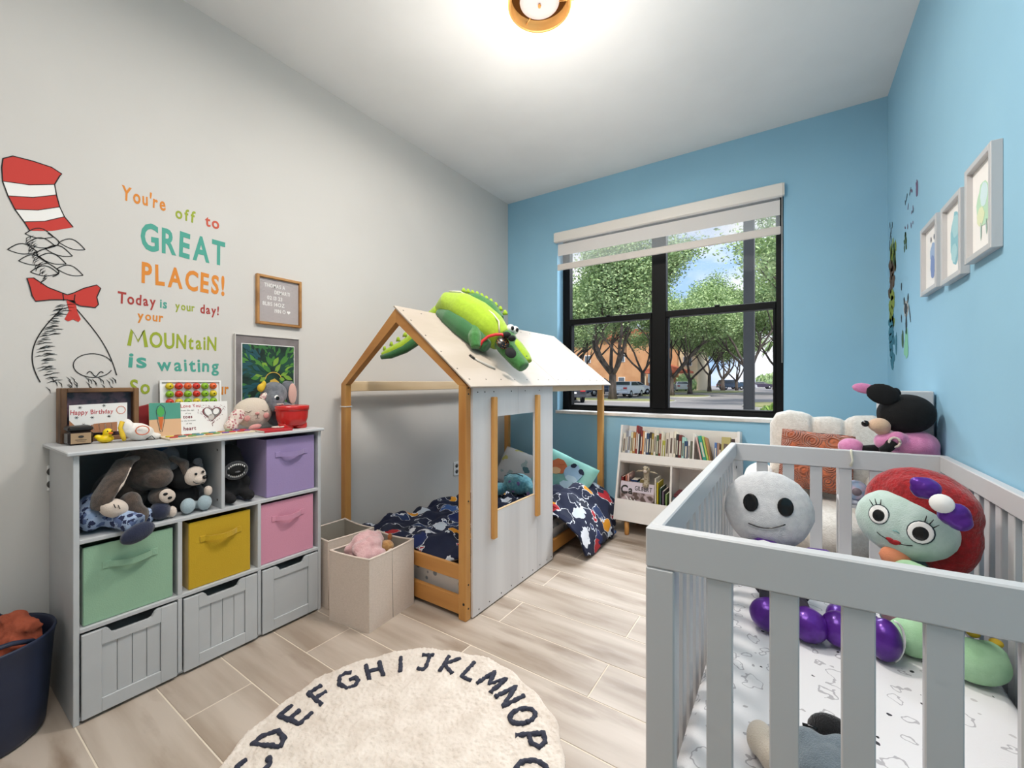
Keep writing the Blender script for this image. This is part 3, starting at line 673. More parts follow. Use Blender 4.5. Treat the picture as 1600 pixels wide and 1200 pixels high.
# black toothy monster
tk = thing('plush_monster', 'black plush creature with an open mouth of small white teeth', 'plush toy', (-2.25, .9, .646), 'plush toys in the open cubby')
blob('body', MB().ell((-2.19, .90, .71), (.05, .05, .06)).ell((-2.12, .87, .672), (.05, .022, .024)).ell((-2.12, .945, .674), (.05, .024, .026)).ell((-2.16, .955, .725), (.025, .02, .035)).ell((-2.15, .852, .70), (.022, .014, .03)), blk, tk)
hk = blob('head', MB().ell((-2.19, .90, .815), (.075, .055, .065)).ell((-2.2, .90, .86), (.07, .045, .05)), blk, tk)
obj('mouth', MB().ell((-2.125, .895, .795), (.012, .040, .030)), mat('mouth_black', '#050505', .8), hk)
rm = [(-2.118, .895+.045*math.cos(2*PI*k/20), .795+.036*math.sin(2*PI*k/20)) for k in range(21)]
obj('lip', MB().tube(rm, .007, 7), furm('charcoal', '#3c3c3f'), hk)
for k in range(9):
    y = .863+k*.008; q = math.sqrt(max(0, 1-((y-.895)/.04)**2))
    obj('tooth', MB().lathe([(.0032, 0), (0, -.010)], (-2.111, y, .795+.031*q), 6), wht, hk); obj('tooth', MB().lathe([(.0032, 0), (0, .009)], (-2.111, y, .795-.031*q), 6), wht, hk)
obj('inner_tongue', MB().ell((-2.114, .90, .788), (.006, .012, .004)), furm('grey', '#6a6a6e'), hk)

# ================================================================== THINGS ON TOP OF THE CABINET
ZT = .958
# wooden shadow frame with pictures
rus = mat('rustic_wood', '#8a6440', .6, '#4d3524', 7, (3, .6, .6), lo=.35, hi=.65)
wf = thing('wooden_box_frame', 'rustic brown wooden box frame with a birthday card behind glass', 'picture frame', (-2.4, .5, ZT))
ya, yb, xa, xb, zt = .380, .616, -2.44, -2.362, 1.176
for a in ((xa, xb, ya, ya+.018, ZT, zt), (xa, xb, yb-.018, yb, ZT, zt), (xa, xb, ya+.018, yb-.018, zt-.018, zt), (xa, xb, ya+.018, yb-.018, ZT, ZT+.018)): obj('frame_board', MB().box(*a, .003), rus, wf)
ph = mat('dark_photo', '#3c3a46', .4, '#6d5460', 26, lo=.42, hi=.58, detail=2); obj('photo', MB().box(-2.40, -2.398, ya+.018, yb-.018, ZT+.018, zt-.018, 0), ph, wf)
fr = thing('greeting_card', 'white birthday card reading Happy Birthday 2 inside the wooden box frame', 'card', (-2.37, .48, ZT))
cardM = surf((-2.371, .405, ZT), (.04, 1, 0), (0, 0, 1))
cm = MB().prism([(0, .035), (.172, .035), (.172, .155), (0, .150)], .001, cardM, 0)
text(cm, 'Happy Birthday', surf((-2.3695, .408, ZT+.112), (.04, 1, 0), (0, .02, 1)), .026, 1, .01, .0006, .125, .12, 3)
text(cm, '2', surf((-2.3695, .548, ZT+.115), (.04, 1, 0), (0, 0, 1)), .024, 2, 0, .0006)
CM2 = surf((-2.3695, .405, ZT), (.04, 1, 0), (0, 0, 1))
for k, (x, y) in enumerate(((.03, .14), (.10, .145), (.065, .098), (.115, .10), (.02, .10), (.04, .07))):
    for a in range(3): stroke(cm, [(x-.006*math.cos(a*1.05), y-.006*math.sin(a*1.05)), (x+.006*math.cos(a*1.05), y+.006*math.sin(a*1.05))], .0012, CM2, 2)
rp = [(.152+.014*math.cos(a*.5), .124+.016*math.sin(a*.5)) for a in range(14)]; stroke(cm, rp, .0022, CM2, 3)
cm.prism([(0, .036), (.14, .036), (.14, .075), (.07, .072), (.06, .065), (.02, .062), (0, .09)], .0006, CM2, 4)
for k in range(4): stroke(cm, [(.07+k*.018, .04), (.066+k*.018, .07)], .003, CM2, 0)
obj('card_sheet', cm, [wht, mat('ink_red', '#c0484e', .8), mat('ink_dark', '#33302f', .8), mat('ink_coral', '#d87a5a', .8), mat('print_brown', '#b07a58', .8)], fr)
# candle jar
cj = thing('candle_jar', 'small dark square jar with a tan label at the left end of the cabinet top', 'jar', (-2.305, .42, ZT))
amb = mat('brown_glass', '#2b2220', .2)
obj('jar_body', MB().box(-2.345, -2.272, .385, .455, ZT, ZT+.052, .008), amb, cj); obj('lid', MB().box(-2.345, -2.272, .385, .455, ZT+.0525, ZT+.072, .006), mat('jar_lid', '#1c1715', .4), cj)
lbm = MB().box(-2.2722, -2.2712, .392, .448, ZT+.006, ZT+.046, .0003); lm = surf((-2.2710, .40, ZT+.02), (0, 1, 0), (0, 0, 1)); disc(lbm, (.02, .012), .008, .005, lm, 1)
stroke(lbm, [(.004, 0), (.036, 0)], .0016, lm, 1); stroke(lbm, [(.008, -.006), (.032, -.006)], .0012, lm, 1)
obj('label_paper', lbm, [mat('kraft', '#a58a6c', .9), mat('ink_dark', '#33302f', .8)], cj)
# rubber duck
dk = thing('rubber_duck', 'small yellow rubber duck beside the candle jar', 'toy duck', (-2.275, .49, ZT))
yel = mat('duck_yellow', '#f2cf12', .35)
blob('body', MB().ell((-2.275, .49, ZT+.016), (.024, .026, .016)).ell((-2.275, .468, ZT+.026), (.010, .012, .009)).ell((-2.268, .495, ZT+.042), (.016, .016, .016)), yel, dk, vox=.003, it=3)
obj('beak', MB().ell((-2.250, .500, ZT+.039), (.008, .007, .004)), mat('duck_orange', '#ee6a22', .4), dk)
for s in (-1, 1): obj('eye', MB().ell((-2.2535, .4975+s*.0065, ZT+.047), (.0022, .0022, .003)), eye_m, dk)
# little cloth bag
bg_ = thing('cloth_pouch', 'white cloth pouch with an orange ring print beside the duck', 'pouch', (-2.24, .57, ZT))
wc = mat('white_cloth', '#e9e5df', .9, '#dcd7d0', 20, bump=.4, bscale=60)
blob('pouch', MB().ell((-2.25, .585, ZT+.036), (.040, .052, .036), rot=R3('X', -18)).ell((-2.245, .545, ZT+.058), (.026, .024, .036)).ell((-2.24, .635, ZT+.014), (.025, .022, .014)), wc, bg_, vox=.004, disp=.006, dscale=.03)
rg = [(-2.203+.006*math.cos(k*PI/6), .585+.020*math.cos(k*PI/6), ZT+.045+.018*math.sin(k*PI/6)) for k in range(13)]
obj('orange_ring', MB().tube(rg, .0022, 5), mat('ink_coral', '#d87a5a', .8), bg_)
obj('yellow_ribbon', MB().tube([(-2.222, .528, ZT+.085), (-2.218, .520, ZT+.06), (-2.215, .527, ZT+.03), (-2.212, .532, ZT+.008)], [.008, .007, .009, .006], 6, flat=.4), mat('ribbon_yellow', '#d9b42c', .7), bg_)
obj('dark_seam', MB().tube([(-2.215, .60, ZT+.006), (-2.203, .615, ZT+.020), (-2.21, .628, ZT+.004)], .0018, 5), eye_m, bg_)
# dark red book leaning
bk = thing('book', 'dark red hardcover book leaning behind the teal carrot card', 'book', (-2.41, .655, ZT))
obj('cover', MB().box(-.004, .012, -.02, .06, 0, .13, .002, M=Matrix.Translation((-2.415, .645, ZT+.003)) @ Matrix.Rotation(.28, 4, 'X')), mat('dark_red', '#8a1d20', .6), bk)
obj('pages', MB().box(-.002, .010, -.022, -.0195, .003, .127, 0, M=Matrix.Translation((-2.415, .645, ZT+.003)) @ Matrix.Rotation(.28, 4, 'X')), mat('pages', '#e4dccb', .9), bk)
# carrot board
cc = thing('carrot_board', 'teal and peach toy board showing an orange carrot', 'toy board', (-2.35, .70, ZT))
CB = surf((-2.352, .648, ZT), (.12, 1, 0), (-.08, 0, 1))
c_ = MB().prism([(0, .004), (.004, 0), (.112, 0), (.112, .148), (.004, .150), (0, .146)], .005, CB, 0)
c_.prism([(.0005, .075), (.1115, .075), (.1115, .1475), (.004, .1495), (.0005, .146)], .0055, CB, 1)
lf = [(.040+.013*math.cos(a)*(1 if abs(math.sin(a)) < .7 else .6), .110+.026*math.sin(a)) for a in [k*PI/8 for k in range(16)]]
c_.prism([(x, y) for x, y in lf], .0065, CB, 2); c_.prism([(.031, .086), (.038, .03), (.042, .028), (.050, .086)], .0065, CB, 3)
stroke(c_, [(.024, .11), (.028, .13), (.040, .142), (.052, .13), (.056, .105), (.050, .06), (.043, .02), (.036, .02), (.028, .07), (.024, .11)], .0016, Matrix.Translation((0.006, 0, 0)) @ CB, 4)
obj('board', c_, [mat('peach', '#e0b48c', .7), mat('teal_card', '#4f9a86', .7), mat('carrot_green', '#4faa56', .7), mat('carrot_orange', '#cf6a30', .7), mat('ink_dark', '#33302f', .8)], cc)
# love card
lc = thing('greeting_card', 'white card reading I Love You with a red dotted heart photo', 'card', (-2.345, .84, ZT))
LCM = surf((-2.337, .742, ZT), (.06, 1, 0), (-.08, 0, 1)); A_ = lambda x, y: Matrix.Translation((.0016, 0, 0)) @ LCM @ Matrix.Translation((x, y, 0))
l_ = MB().prism([(0, 0), (.205, 0), (.205, .148), (0, .150)], .0012, LCM, 0)
text(l_, 'I Love You', A_(.008, .124), .022, 1, .005, .0005, .085, .12, 5)
text(l_, 'from the tips', A_(.018, .108), .009, 3, 0, .0005, .050); text(l_, 'of my', A_(.034, .094), .009, 3, 0, .0005, .022)
text(l_, 'toes', A_(.025, .074), .021, 2, .02, .0005, .036); text(l_, 'to the bottom', A_(.016, .060), .009, 3, 0, .0005, .056); text(l_, 'of my', A_(.036, .046), .009, 3, 0, .0005, .022)
text(l_, 'heart', A_(.026, .018), .025, 2, .02, .0005, .048)
hx = [(.140+.036*math.sin(t)**3, .092+.0022*(13*math.cos(t)-5*math.cos(2*t)-2*math.cos(3*t)-math.cos(4*t))) for t in [k*PI/12 for k in range(24)]]
l_.prism([(.140+(x-.140)*1.12, .092+(y-.092)*1.12) for x, y in hx], .0005, A_(0, 0), 2); l_.prism(hx, .001, A_(0, 0), 4)
disc(l_, (.124, .098), .013, .021, Matrix.Translation((.0026, 0, 0)) @ LCM, 0, a=.5); disc(l_, (.156, .100), .012, .015, Matrix.Translation((.0026, 0, 0)) @ LCM, 0, a=-.4); disc(l_, (.136, .074), .012, .015, Matrix.Translation((.0026, 0, 0)) @ LCM, 5)
r_ = random.Random(2)
for k in range(110):
    a = r_.uniform(0, 2*PI); q = r_.uniform(1.2, 1.65); x = .140+.036*math.sin(a)**3*q; y = .092+.0022*q*(13*math.cos(a)-5*math.cos(2*a)-2*math.cos(3*a)-math.cos(4*a))
    if .004 < x < .201 and .004 < y < .146: disc(l_, (x, y), .0014, .0014, A_(0, 0), 2, n=5)
obj('card_sheet', l_, [wht, mat('ink_red', '#c0484e', .8), mat('ink_wine', '#7c2230', .8), mat('ink_grey', '#8a8480', .8), mat('photo_grey', '#7d7876', .6), mat('photo_light', '#c9c2bc', .6)], lc)
# apple counting board
ab = thing('apple_counting_board', 'white counting board with rows of red, green and yellow apples', 'toy', (-2.43, .82, ZT))
AB = surf((-2.425, .705, ZT), (0, 1, 0), (-.05, 0, 1))
obj('tray', MB().prism([(0, 0), (.25, 0), (.25, .245), (.245, .25), (.005, .25), (0, .245)], .006, AB), wht, ab)
for a in (((.0, 0), (.008, 0), (.008, .25), (0, .25)), ((.242, 0), (.25, 0), (.25, .25), (.242, .25)), ((.008, .242), (.242, .242), (.242, .25), (.008, .25))): obj('rim', MB().prism(list(a), .014, AB), wht, ab)
cols = ['yrorgo', 'grgrgy', 'rygygg', 'grygry', 'yrgrgo', 'gyrgyr']; am = {'y': mat('apple_yellow', '#d9c022', .35), 'r': mat('apple_red', '#cf3324', .35), 'g': mat('apple_green', '#86b422', .35), 'o': mat('apple_orange', '#e2602a', .35)}
for i, row in enumerate(cols):
    for j, ch in enumerate(row):
        y, z = .036+j*.0355, .222-i*.0375
        A = obj('apple', MB().ell((y, z, .016), (.0165, .0165, .012), n=12, m=7, M=AB), am[ch], ab)
        if i < 4: obj('cross', stroke(stroke(MB(), [(y-.004, z), (y+.004, z)], .0016, AB @ Matrix.Translation((0, 0, .0285))), [(y, z-.004), (y, z+.004)], .0016, AB @ Matrix.Translation((0, 0, .0285))), eye_m, A)
# flat alphabet board with coloured pieces
fb = thing('puzzle_board', 'flat pale puzzle board with small coloured discs along the cabinet front', 'toy board', (-2.2, .85, ZT))
FB = surf((-2.135, .655, ZT+.001), (-.05, 1, 0), (-1, 0, 0))
obj('board', MB().prism([(.0, .0), (.34, 0), (.34, .14), (.0, .14)], .006, FB), mat('pale_board', '#dfcfb4', .7), fb)
pc = ['#b5403c', '#6f9a4c', '#d6b92c', '#5a93a8', '#b5403c', '#5d8a86', '#7a55a0', '#a8452c', '#c2762c', '#8c4a8c', '#6f9a4c', '#c7383a']
for k in range(20):
    x = .022+(k % 10)*.033; y = .028+(k//10)*.045+(.01 if k % 2 else 0)
    obj('disc', MB().lathe([(0, 0), (.012, 0), (.013, .002), (.012, .005), (0, .005)], n=14, M=FB @ Matrix.Translation((x, y, .006)) @ Matrix.Diagonal((1.2, 1, 1, 1))), mat('disc_'+pc[k*5 % 12].strip('#'), pc[k*5 % 12], .5), fb)
# sheep cushion
sh = thing('plush_sheep', 'round cream plush sheep with closed eyes, pink cheeks and floral ears', 'plush toy', (-2.28, 1.04, ZT))
blob('head', MB().ell((-2.285, 1.045, 1.045), (.055, .094, .078)), furm('ivory', '#d9cab8'), sh)
flor = spots('floral', '#e0d2c6', ['#b26a70', '#caa0a0', '#b26a70'], 90, .42)
blob('ear', MB().ell((-2.25, .955, 1.03), (.018, .045, .035), rot=R3('X', 50)).ell((-2.24, .925, .99), (.016, .034, .030)), flor, sh, vox=.006)
blob('ear', MB().ell((-2.285, 1.105, 1.125), (.016, .034, .022), rot=R3('X', 25)).ell((-2.275, 1.133, 1.112), (.014, .022, .022)), flor, sh, vox=.006)
pk = furm('blush', '#d99a92')
for y, z in ((.995, 1.02), (1.085, 1.03)): obj('cheek', MB().ell((-2.2395+(.006 if y > 1.05 else 0.004), y, z), (.005, .015, .015)), pk, sh)
obj('nose', MB().ell((-2.2295, 1.04, 1.043), (.004, .011, .007)), pk, sh)
obj('mouth', MB().tube([(-2.228, 1.04, 1.037), (-2.228, 1.04, 1.020)], .0012, 5).tube([(-2.230, 1.031, 1.019), (-2.228, 1.04, 1.017), (-2.230, 1.05, 1.019)], .0012, 5), mat('thread_dark', '#6b5a55', .9), sh)
for y in (1.0, 1.08): obj('closed_eye', MB().tube([(-2.237+(.002 if y > 1.05 else 0), y-.015, 1.056), (-2.233, y, 1.05), (-2.236, y+.015, 1.057)], .0014, 5), mat('thread_dark', '#6b5a55', .9), sh)
blob('bow', MB().ell((-2.215, 1.022, .977), (.014, .034, .015), rot=R3('X', 10)), furm('pinkbow', '#d8958f'), sh, vox=.005)
rb = thing('book', 'thin red book lying flat at the front of the cabinet top', 'book', (-2.15, 1.08, ZT))
obj('cover', MB().box(-2.19, -2.075, 1.0, 1.135, ZT, ZT+.011, .0015), mat('bright_red', '#b3202a', .5), rb); obj('pages', MB().box(-2.187, -2.078, .999, 1.0005, ZT+.002, ZT+.009, 0), mat('pages', '#e4dccb', .9), rb)
rt = thing('ring_toy', 'small white and pink ring lying on the red book', 'toy', (-2.15, 1.115, ZT+.012))
obj('ring', MB().tube([(-2.15+.02*math.cos(a), 1.10+.026*math.sin(a), ZT+.016) for a in [k*PI/8 for k in range(17)]], .004, 8), creamf, rt)
# red pot
rpot = thing('red_pot', 'glossy red ceramic pot on two stubby feet at the right end of the cabinet', 'pot', (-2.17, 1.185, ZT))
redc = mat('red_ceramic', '#c5201c', .25, coat=.4)
obj('bowl', MB().lathe([(0, .018), (.050, .016), (.068, .024), (.077, .055), (.080, .09), (.082, .118), (.078, .120), (.073, .114), (.068, .06), (.05, .03), (0, .028)], (-2.172, 1.185, ZT), 36, sx=.8), redc, rpot)
obj('rim_band', MB().lathe([(.0795, .094), (.0835, .095), (.0845, .118), (.081, .1195)], (-2.172, 1.185, ZT), 36, sx=.8), redc, rpot)
for dy in (-.036, .036): obj('foot', MB().lathe([(0, 0), (.034, 0), (.037, .006), (.036, .02), (.034, .032), (0, .032)], (-2.168, 1.185+dy, ZT), 20), redc, rpot)
# grey elephant
el = thing('plush_elephant', 'grey plush elephant with a large pink-lined ear behind the red pot', 'plush toy', (-2.3, 1.17, ZT))
eg = furm('elephant', '#72757c', '#60636a')
blob('head', MB().ell((-2.31, 1.16, 1.135), (.065, .066, .068)).ell((-2.27, 1.14, 1.10), (.05, .045, .05)).tube([(-2.25, 1.13, 1.09), (-2.23, 1.13, 1.05)], [.03, .02], 10), eg, el)
blob('body', MB().ell((-2.32, 1.19, 1.03), (.07, .065, .075)).ell((-2.30, 1.235, 1.03), (.05, .03, .055)), eg, el)
ee = blob('ear', MB().ell((-2.32, 1.255, 1.14), (.014, .032, .07)).ell((-2.32, 1.235, 1.18), (.014, .03, .03)), eg, el, vox=.006)
obj('ear_lining', MB().ell((-2.304, 1.258, 1.135), (.006, .024, .058)), furm('ear_pink', '#e2b3a5'), ee)
obj('eye_white', MB().ell((-2.232, 1.135, 1.115), (.006, .013, .017)), wht, el); obj('eye', MB().ell((-2.2265, 1.137, 1.113), (.004, .010, .014)), eye_m, el)
obj('mouth_stitch', MB().tube([(-2.222, 1.13, 1.085), (-2.222, 1.165, 1.084)], .004, 6), creamf, el)
blob('yellow_bow', MB().ell((-2.29, 1.085, 1.17), (.014, .02, .022)).ell((-2.29, 1.10, 1.19), (.012, .012, .02)), mat('ribbon_yellow', '#d9b42c', .7), el, vox=.005)
# ================================================================== LEFT WALL DECALS AND PICTURES
ink = mat('decal_black', '#1d1b1a', .8); dred = mat('decal_red', '#c5342a', .7); dwht = mat('decal_white', '#efece8', .8)
LW = surf((XL+.0006, 0, 0), (0, 1, 0), (0, 0, 1))
dc = thing('wall_decal', 'tall red and white striped banner decal over a red bow and black line sketch', 'wall decal', (XL, .4, 1.6))
def lerp(a, b, t): return (a[0]+(b[0]-a[0])*t, a[1]+(b[1]-a[1])*t)
Lp = [(.243, 2.00), (.245, 1.95), (.258, 1.90), (.275, 1.855), (.298, 1.815), (.312, 1.785)]
Rp = [(.392, 2.03), (.378, 1.99), (.383, 1.95), (.392, 1.905), (.405, 1.87), (.43, 1.835)]
top = MB(); st = []
capp = [(.243, 2.0), (.246, 2.035), (.27, 2.055), (.32, 2.058), (.37, 2.055), (.398, 2.04), (.392, 2.03)]
for i in range(5):
    a, b, c, d = Lp[i], Lp[i+1], Rp[i+1], Rp[i]
    q = lambda p, r, s: (((p[0]+r[0])/2), (p[1]+r[1])/2+s)
    pts = [a, b, q(b, c, -.008), c, d, q(a, d, -.008)]
    if i == 0: pts = [b, q(b, c, -.008), c] + capp[::-1]
    obj('stripe', MB().prism(pts, .0006, LW), dred if i % 2 == 0 else dwht, dc)
ol = MB(); LW2 = Matrix.Translation((.0008, 0, 0)) @ LW
stroke(ol, capp[::-1][:1]+capp[::-1][1:]+Lp[1:], .0035, LW2); stroke(ol, Rp, .0035, LW2)
for i in range(1, 5): stroke(ol, [Lp[i], ((Lp[i][0]+Rp[i][0])/2, (Lp[i][1]+Rp[i][1])/2-.008), Rp[i]], .0025, LW2)
# loose line sketch: a curled ribbon, a leafy stem and a round hill, brushed in black
def curve(f, n=24): return [f(k/n) for k in range(n+1)]
stroke(ol, curve(lambda t: (.36+.03*math.sin(t*9), 1.79-.17*t)), .0035, LW2)
for k in range(9):
    z0 = 1.78-.018*k; x0 = .36+.03*math.sin((1.79-z0)/.17*9); sg = 1 if k % 2 else -1
    stroke(ol, curve(lambda t: (x0+sg*.075*t, z0+.028*math.sin(PI*t)-.01*t), 8), .003, LW2); stroke(ol, curve(lambda t: (x0+sg*.075*t, z0-.012*math.sin(PI*t)-.01*t), 8), .0025, LW2)
stroke(ol, curve(lambda t: (.40-.075*math.sin(t*2.4)-.01*t, 1.50-.30*t)), .0035, LW2); stroke(ol, curve(lambda t: (.44+.12*t+.02*math.sin(t*3), 1.50-.27*t)), .0035, LW2)
stroke(ol, curve(lambda t: (.49+.06*math.cos(5.5*t+.4), 1.27+.05*math.sin(5.5*t+.4))), .003, LW2)
stroke(ol, curve(lambda t: (.47+.05*t, 1.235+.01*math.sin(t*9))), .003, LW2)
rr_ = random.Random(4)
for k in range(70):
    z = 1.51-.31*k/70+rr_.uniform(-.01, .01); x = .385-.055*math.sin((1.5-z)/.3*2.4)+rr_.uniform(-.008, .02); l = rr_.uniform(.018, .04)
    stroke(ol, [(x, z), (x+l*.5, z+l*.25), (x+l, z+l*.28)], [.0005, .0028, .0008], LW2)
for k in range(36):
    z = 1.77-.17*k/36; x = .318+.25*(1.77-z)+rr_.uniform(-.008, .008); l = rr_.uniform(.012, .028)
    stroke(ol, [(x, z), (x-l*.5, z-l*.5), (x-l*.6, z-l)], [.0005, .0025, .0008], LW2)
for k in range(26):
    x = .35+rr_.uniform(0, .2); z = 1.20+rr_.uniform(-.02, .025); stroke(ol, [(x, z), (x+.01, z-.012), (x+.012, z-.026)], [.0005, .0028, .0008], LW2)
obj('line_drawing', ol, ink, dc)
bw = [(.413, 1.555), (.36, 1.575), (.322, 1.605), (.305, 1.60), (.312, 1.57), (.318, 1.535), (.327, 1.515), (.37, 1.528), (.413, 1.535), (.45, 1.515), (.495, 1.515), (.505, 1.53), (.50, 1.56), (.512, 1.60), (.50, 1.612), (.46, 1.59), (.43, 1.565)]
obj('bow', MB().prism(bw, .0006, LW2), dred, dc)
obj('bow_tail', MB().prism([(.41, 1.535), (.435, 1.535), (.442, 1.49), (.452, 1.46), (.445, 1.448), (.43, 1.457), (.415, 1.447), (.405, 1.455), (.418, 1.49)], .0006, LW2), dred, dc)
ob = MB(); LW3 = Matrix.Translation((.0016, 0, 0)) @ LW; stroke(ob, bw+bw[:1], .0035, LW3); stroke(ob, [(.40, 1.56), (.403, 1.53)], .003, LW3); stroke(ob, [(.435, 1.56), (.432, 1.53)], .003, LW3)
obj('bow_outline', ob, ink, dc)
# quotation
qt = thing('wall_quote', 'colourful wall lettering reading You\'re off to GREAT PLACES', 'wall lettering', (XL, .8, 1.6))
cO, cG, cR, cT, cD = [mat('letter_'+n, c, .7) for n, c in (('orange', '#d9852b'), ('olive', '#98a62c'), ('coral', '#c9553e'), ('teal', '#4a9f8e'), ('crimson', '#a5352f'))]
W = [("You're", .579, .736, 2.005, .088, cO, .10), ('off', .772, .855, 1.985, .082, cG, .10), ('to', .895, .958, 1.988, .075, cR, .1), ('GREAT', .645, .988, 1.808, .165, cT, .06), ('PLACES!', .647, .985, 1.652, .135, cO, .06),
     ('Today', .567, .70, 1.548, .068, cD, .08), ('is', .714, .742, 1.548, .058, cT, .08), ('your', .772, .852, 1.548, .054, cG, .08), ('day!', .874, .957, 1.545, .062, cD, .08), ('your', .633, .728, 1.482, .058, cO, .06),
     ('OUNtaiN', .676, .947, 1.362, .098, cG, .08), ('is', .603, .668, 1.268, .090, cT, .08), ('waiting', .702, .958, 1.253, .088, cT, .06), ('So', .607, .68, 1.148, .09, cG, .05), ('get', .715, .79, 1.15, .075, cR, .08), ('on', .81, .865, 1.15, .075, cR, .08), ('your', .888, 1.003, 1.138, .08, cO, .08)]
for i, (s, y0, y1, z, sz, m, j) in enumerate(W):
    mb = MB(); text(mb, s, surf((XL+.0006, y0, z), (0, 1, 0), (0, 0, 1)), sz, 0, .028 if sz > .12 else (.004 if 'M' in s else .022), .0005, y1-y0, j, i+3)
    if s == 'OUNtaiN': stroke(mb, [(0, 0), (.010, .070), (.031, .022), (.050, .072), (.060, -.002)], [.013, .014, .013, .014, .013], surf((XL+.0006, .604, z), (0, 1, 0), (0, 0, 1))); s = 'Mountain'
    obj('lettering', mb, m, qt, 'painted word '+s.strip('!'))
# letter board
lb = thing('letter_board', 'square pinkish felt letter board in a light wooden frame', 'letter board', (XL, 1.255, 1.66))
oakf = mat('oak_frame', '#b8864e', .5, '#9a6c3a', 12, (1, .3, 1))
ya, yb, za, zb = 1.131, 1.383, 1.522, 1.797
for a in ((ya, ya+.014, za, zb), (yb-.014, yb, za, zb), (ya+.014, yb-.014, za, za+.014), (ya+.014, yb-.014, zb-.014, zb)): obj('frame_bar', MB().box(XL, XL+.022, *a, .002), oakf, lb)
felt = mat('board_felt', '#c6bdbc', .95); g_ = MB().box(XL, XL+.006, ya+.014, yb-.014, za+.014, zb-.014, 0)
for k in range(34):
    z = za+.018+k*.00715; g_.box(XL+.006, XL+.0085, ya+.014, yb-.014, z, z+.0042, 0)
obj('felt_ridges', g_, felt, lb)
lt = MB()
for s, y0, z, wd in (('THOMAS A', .03, .212, .115), ('DEMARTI', .085, .178, .088), ('02 13 23', .045, .143, .084), ('8LBS 14OZ', .02, .108, .122), ('19IN O', .085, .072, .062)):
    text(lt, s, surf((XL+.0086, ya+.014+y0, za+z), (0, 1, 0), (0, 0, 1)), .030, 0, .012, .001, wd)
HM = surf((XL+.0086, ya+.014+.165, za+.082), (0, 1, 0), (0, 0, 1)); lt.prism([(.010*math.sin(t)**3, .0007*(13*math.cos(t)-5*math.cos(2*t)-2*math.cos(3*t)-math.cos(4*t))) for t in [k*PI/8 for k in range(16)]], .001, HM)
obj('letters', lt, wht, lb)
# jungle print
jp = thing('framed_print', 'framed green jungle print in a wide grey mount leaning behind the elephant', 'picture', (XL, 1.2, 1.25))
gm = mat('grey_mount', '#837c7c', .8, '#766f6f', 14)
ya, yb, za, zb = 1.022, 1.372, 1.02, 1.457
for a in ((ya, ya+.006, za, zb), (yb-.006, yb, za, zb), (ya+.006, yb-.006, za, za+.006), (ya+.006, yb-.006, zb-.006, zb)): obj('frame_bar', MB().box(XL, XL+.018, *a, .001), mat('pale_frame', '#cbc6c0', .4), jp)
obj('mount', MB().box(XL, XL+.012, ya+.006, yb-.006, za+.006, zb-.006, 0), gm, jp)
pa = (ya+.038, yb-.034, za+.05, zb-.052)
obj('print_border', MB().box(XL+.012, XL+.0128, pa[0]-.004, pa[1]+.004, pa[2]-.004, pa[3]+.004, 0), wht, jp)
jg = [mat('jungle_deep', '#10281f', .6, '#1c4a3a', 9), mat('jungle_green', '#2f6a34', .6, '#4f8a34', 9), mat('jungle_teal', '#1d5058', .6), mat('jungle_light', '#7fa63a', .6), mat('jungle_sun', '#d8b04c', .6), mat('jungle_rust', '#7a4a28', .6)]
J = MB().box(XL+.0128, XL+.0132, *pa, 0); JM = surf((XL+.0133, pa[0], pa[2]), (0, 1, 0), (0, 0, 1)); jw, jh = pa[1]-pa[0], pa[3]-pa[2]
r_ = random.Random(9); lay = 0
for k in range(230):
    x = r_.uniform(0, jw); y = r_.uniform(0, jh); rad = math.hypot(x-jw*.6, y-jh*.5)
    mi = 2 if (x < jw*.35 and r_.random() < .6) else (3 if rad < .07 and r_.random() < .5 else (1 if r_.random() < .62 else 0))
    a = math.atan2(y-jh*.5, x-jw*.6)+r_.uniform(-.7, .7); ln = r_.uniform(.03, .075); wdt = r_.uniform(.006, .014)
    pts = []
    for t in [i/6 for i in range(7)]:
        pts.append((t*ln, wdt*math.sin(PI*t)))
    for t in [i/6 for i in range(5, 0, -1)]: pts.append((t*ln, -wdt*math.sin(PI*t)))
    ca, sa = math.cos(a), math.sin(a); pts = [(min(max(x+p*ca-q*sa, 0), jw), min(max(y+p*sa+q*ca, 0), jh)) for p, q in pts]
    lay += 1; J.prism(pts, .00003, Matrix.Translation((lay*.00001, 0, 0)) @ JM, mi)
JM2 = Matrix.Translation((.0025, 0, 0)) @ JM
stroke(J, [(jw*.58+.045*math.cos(a*.3), jh*.42+.045*math.sin(a*.3)) for a in range(1, 11)], .004, JM2, 4, .0001); disc(J, (jw*.60, jh*.30), .03, .05, JM2, 4, .0001, wob=.2); disc(J, (jw*.38, jh*.33), .018, .02, JM2, 5, .0001, wob=.2)
obj('print', J, jg, jp)

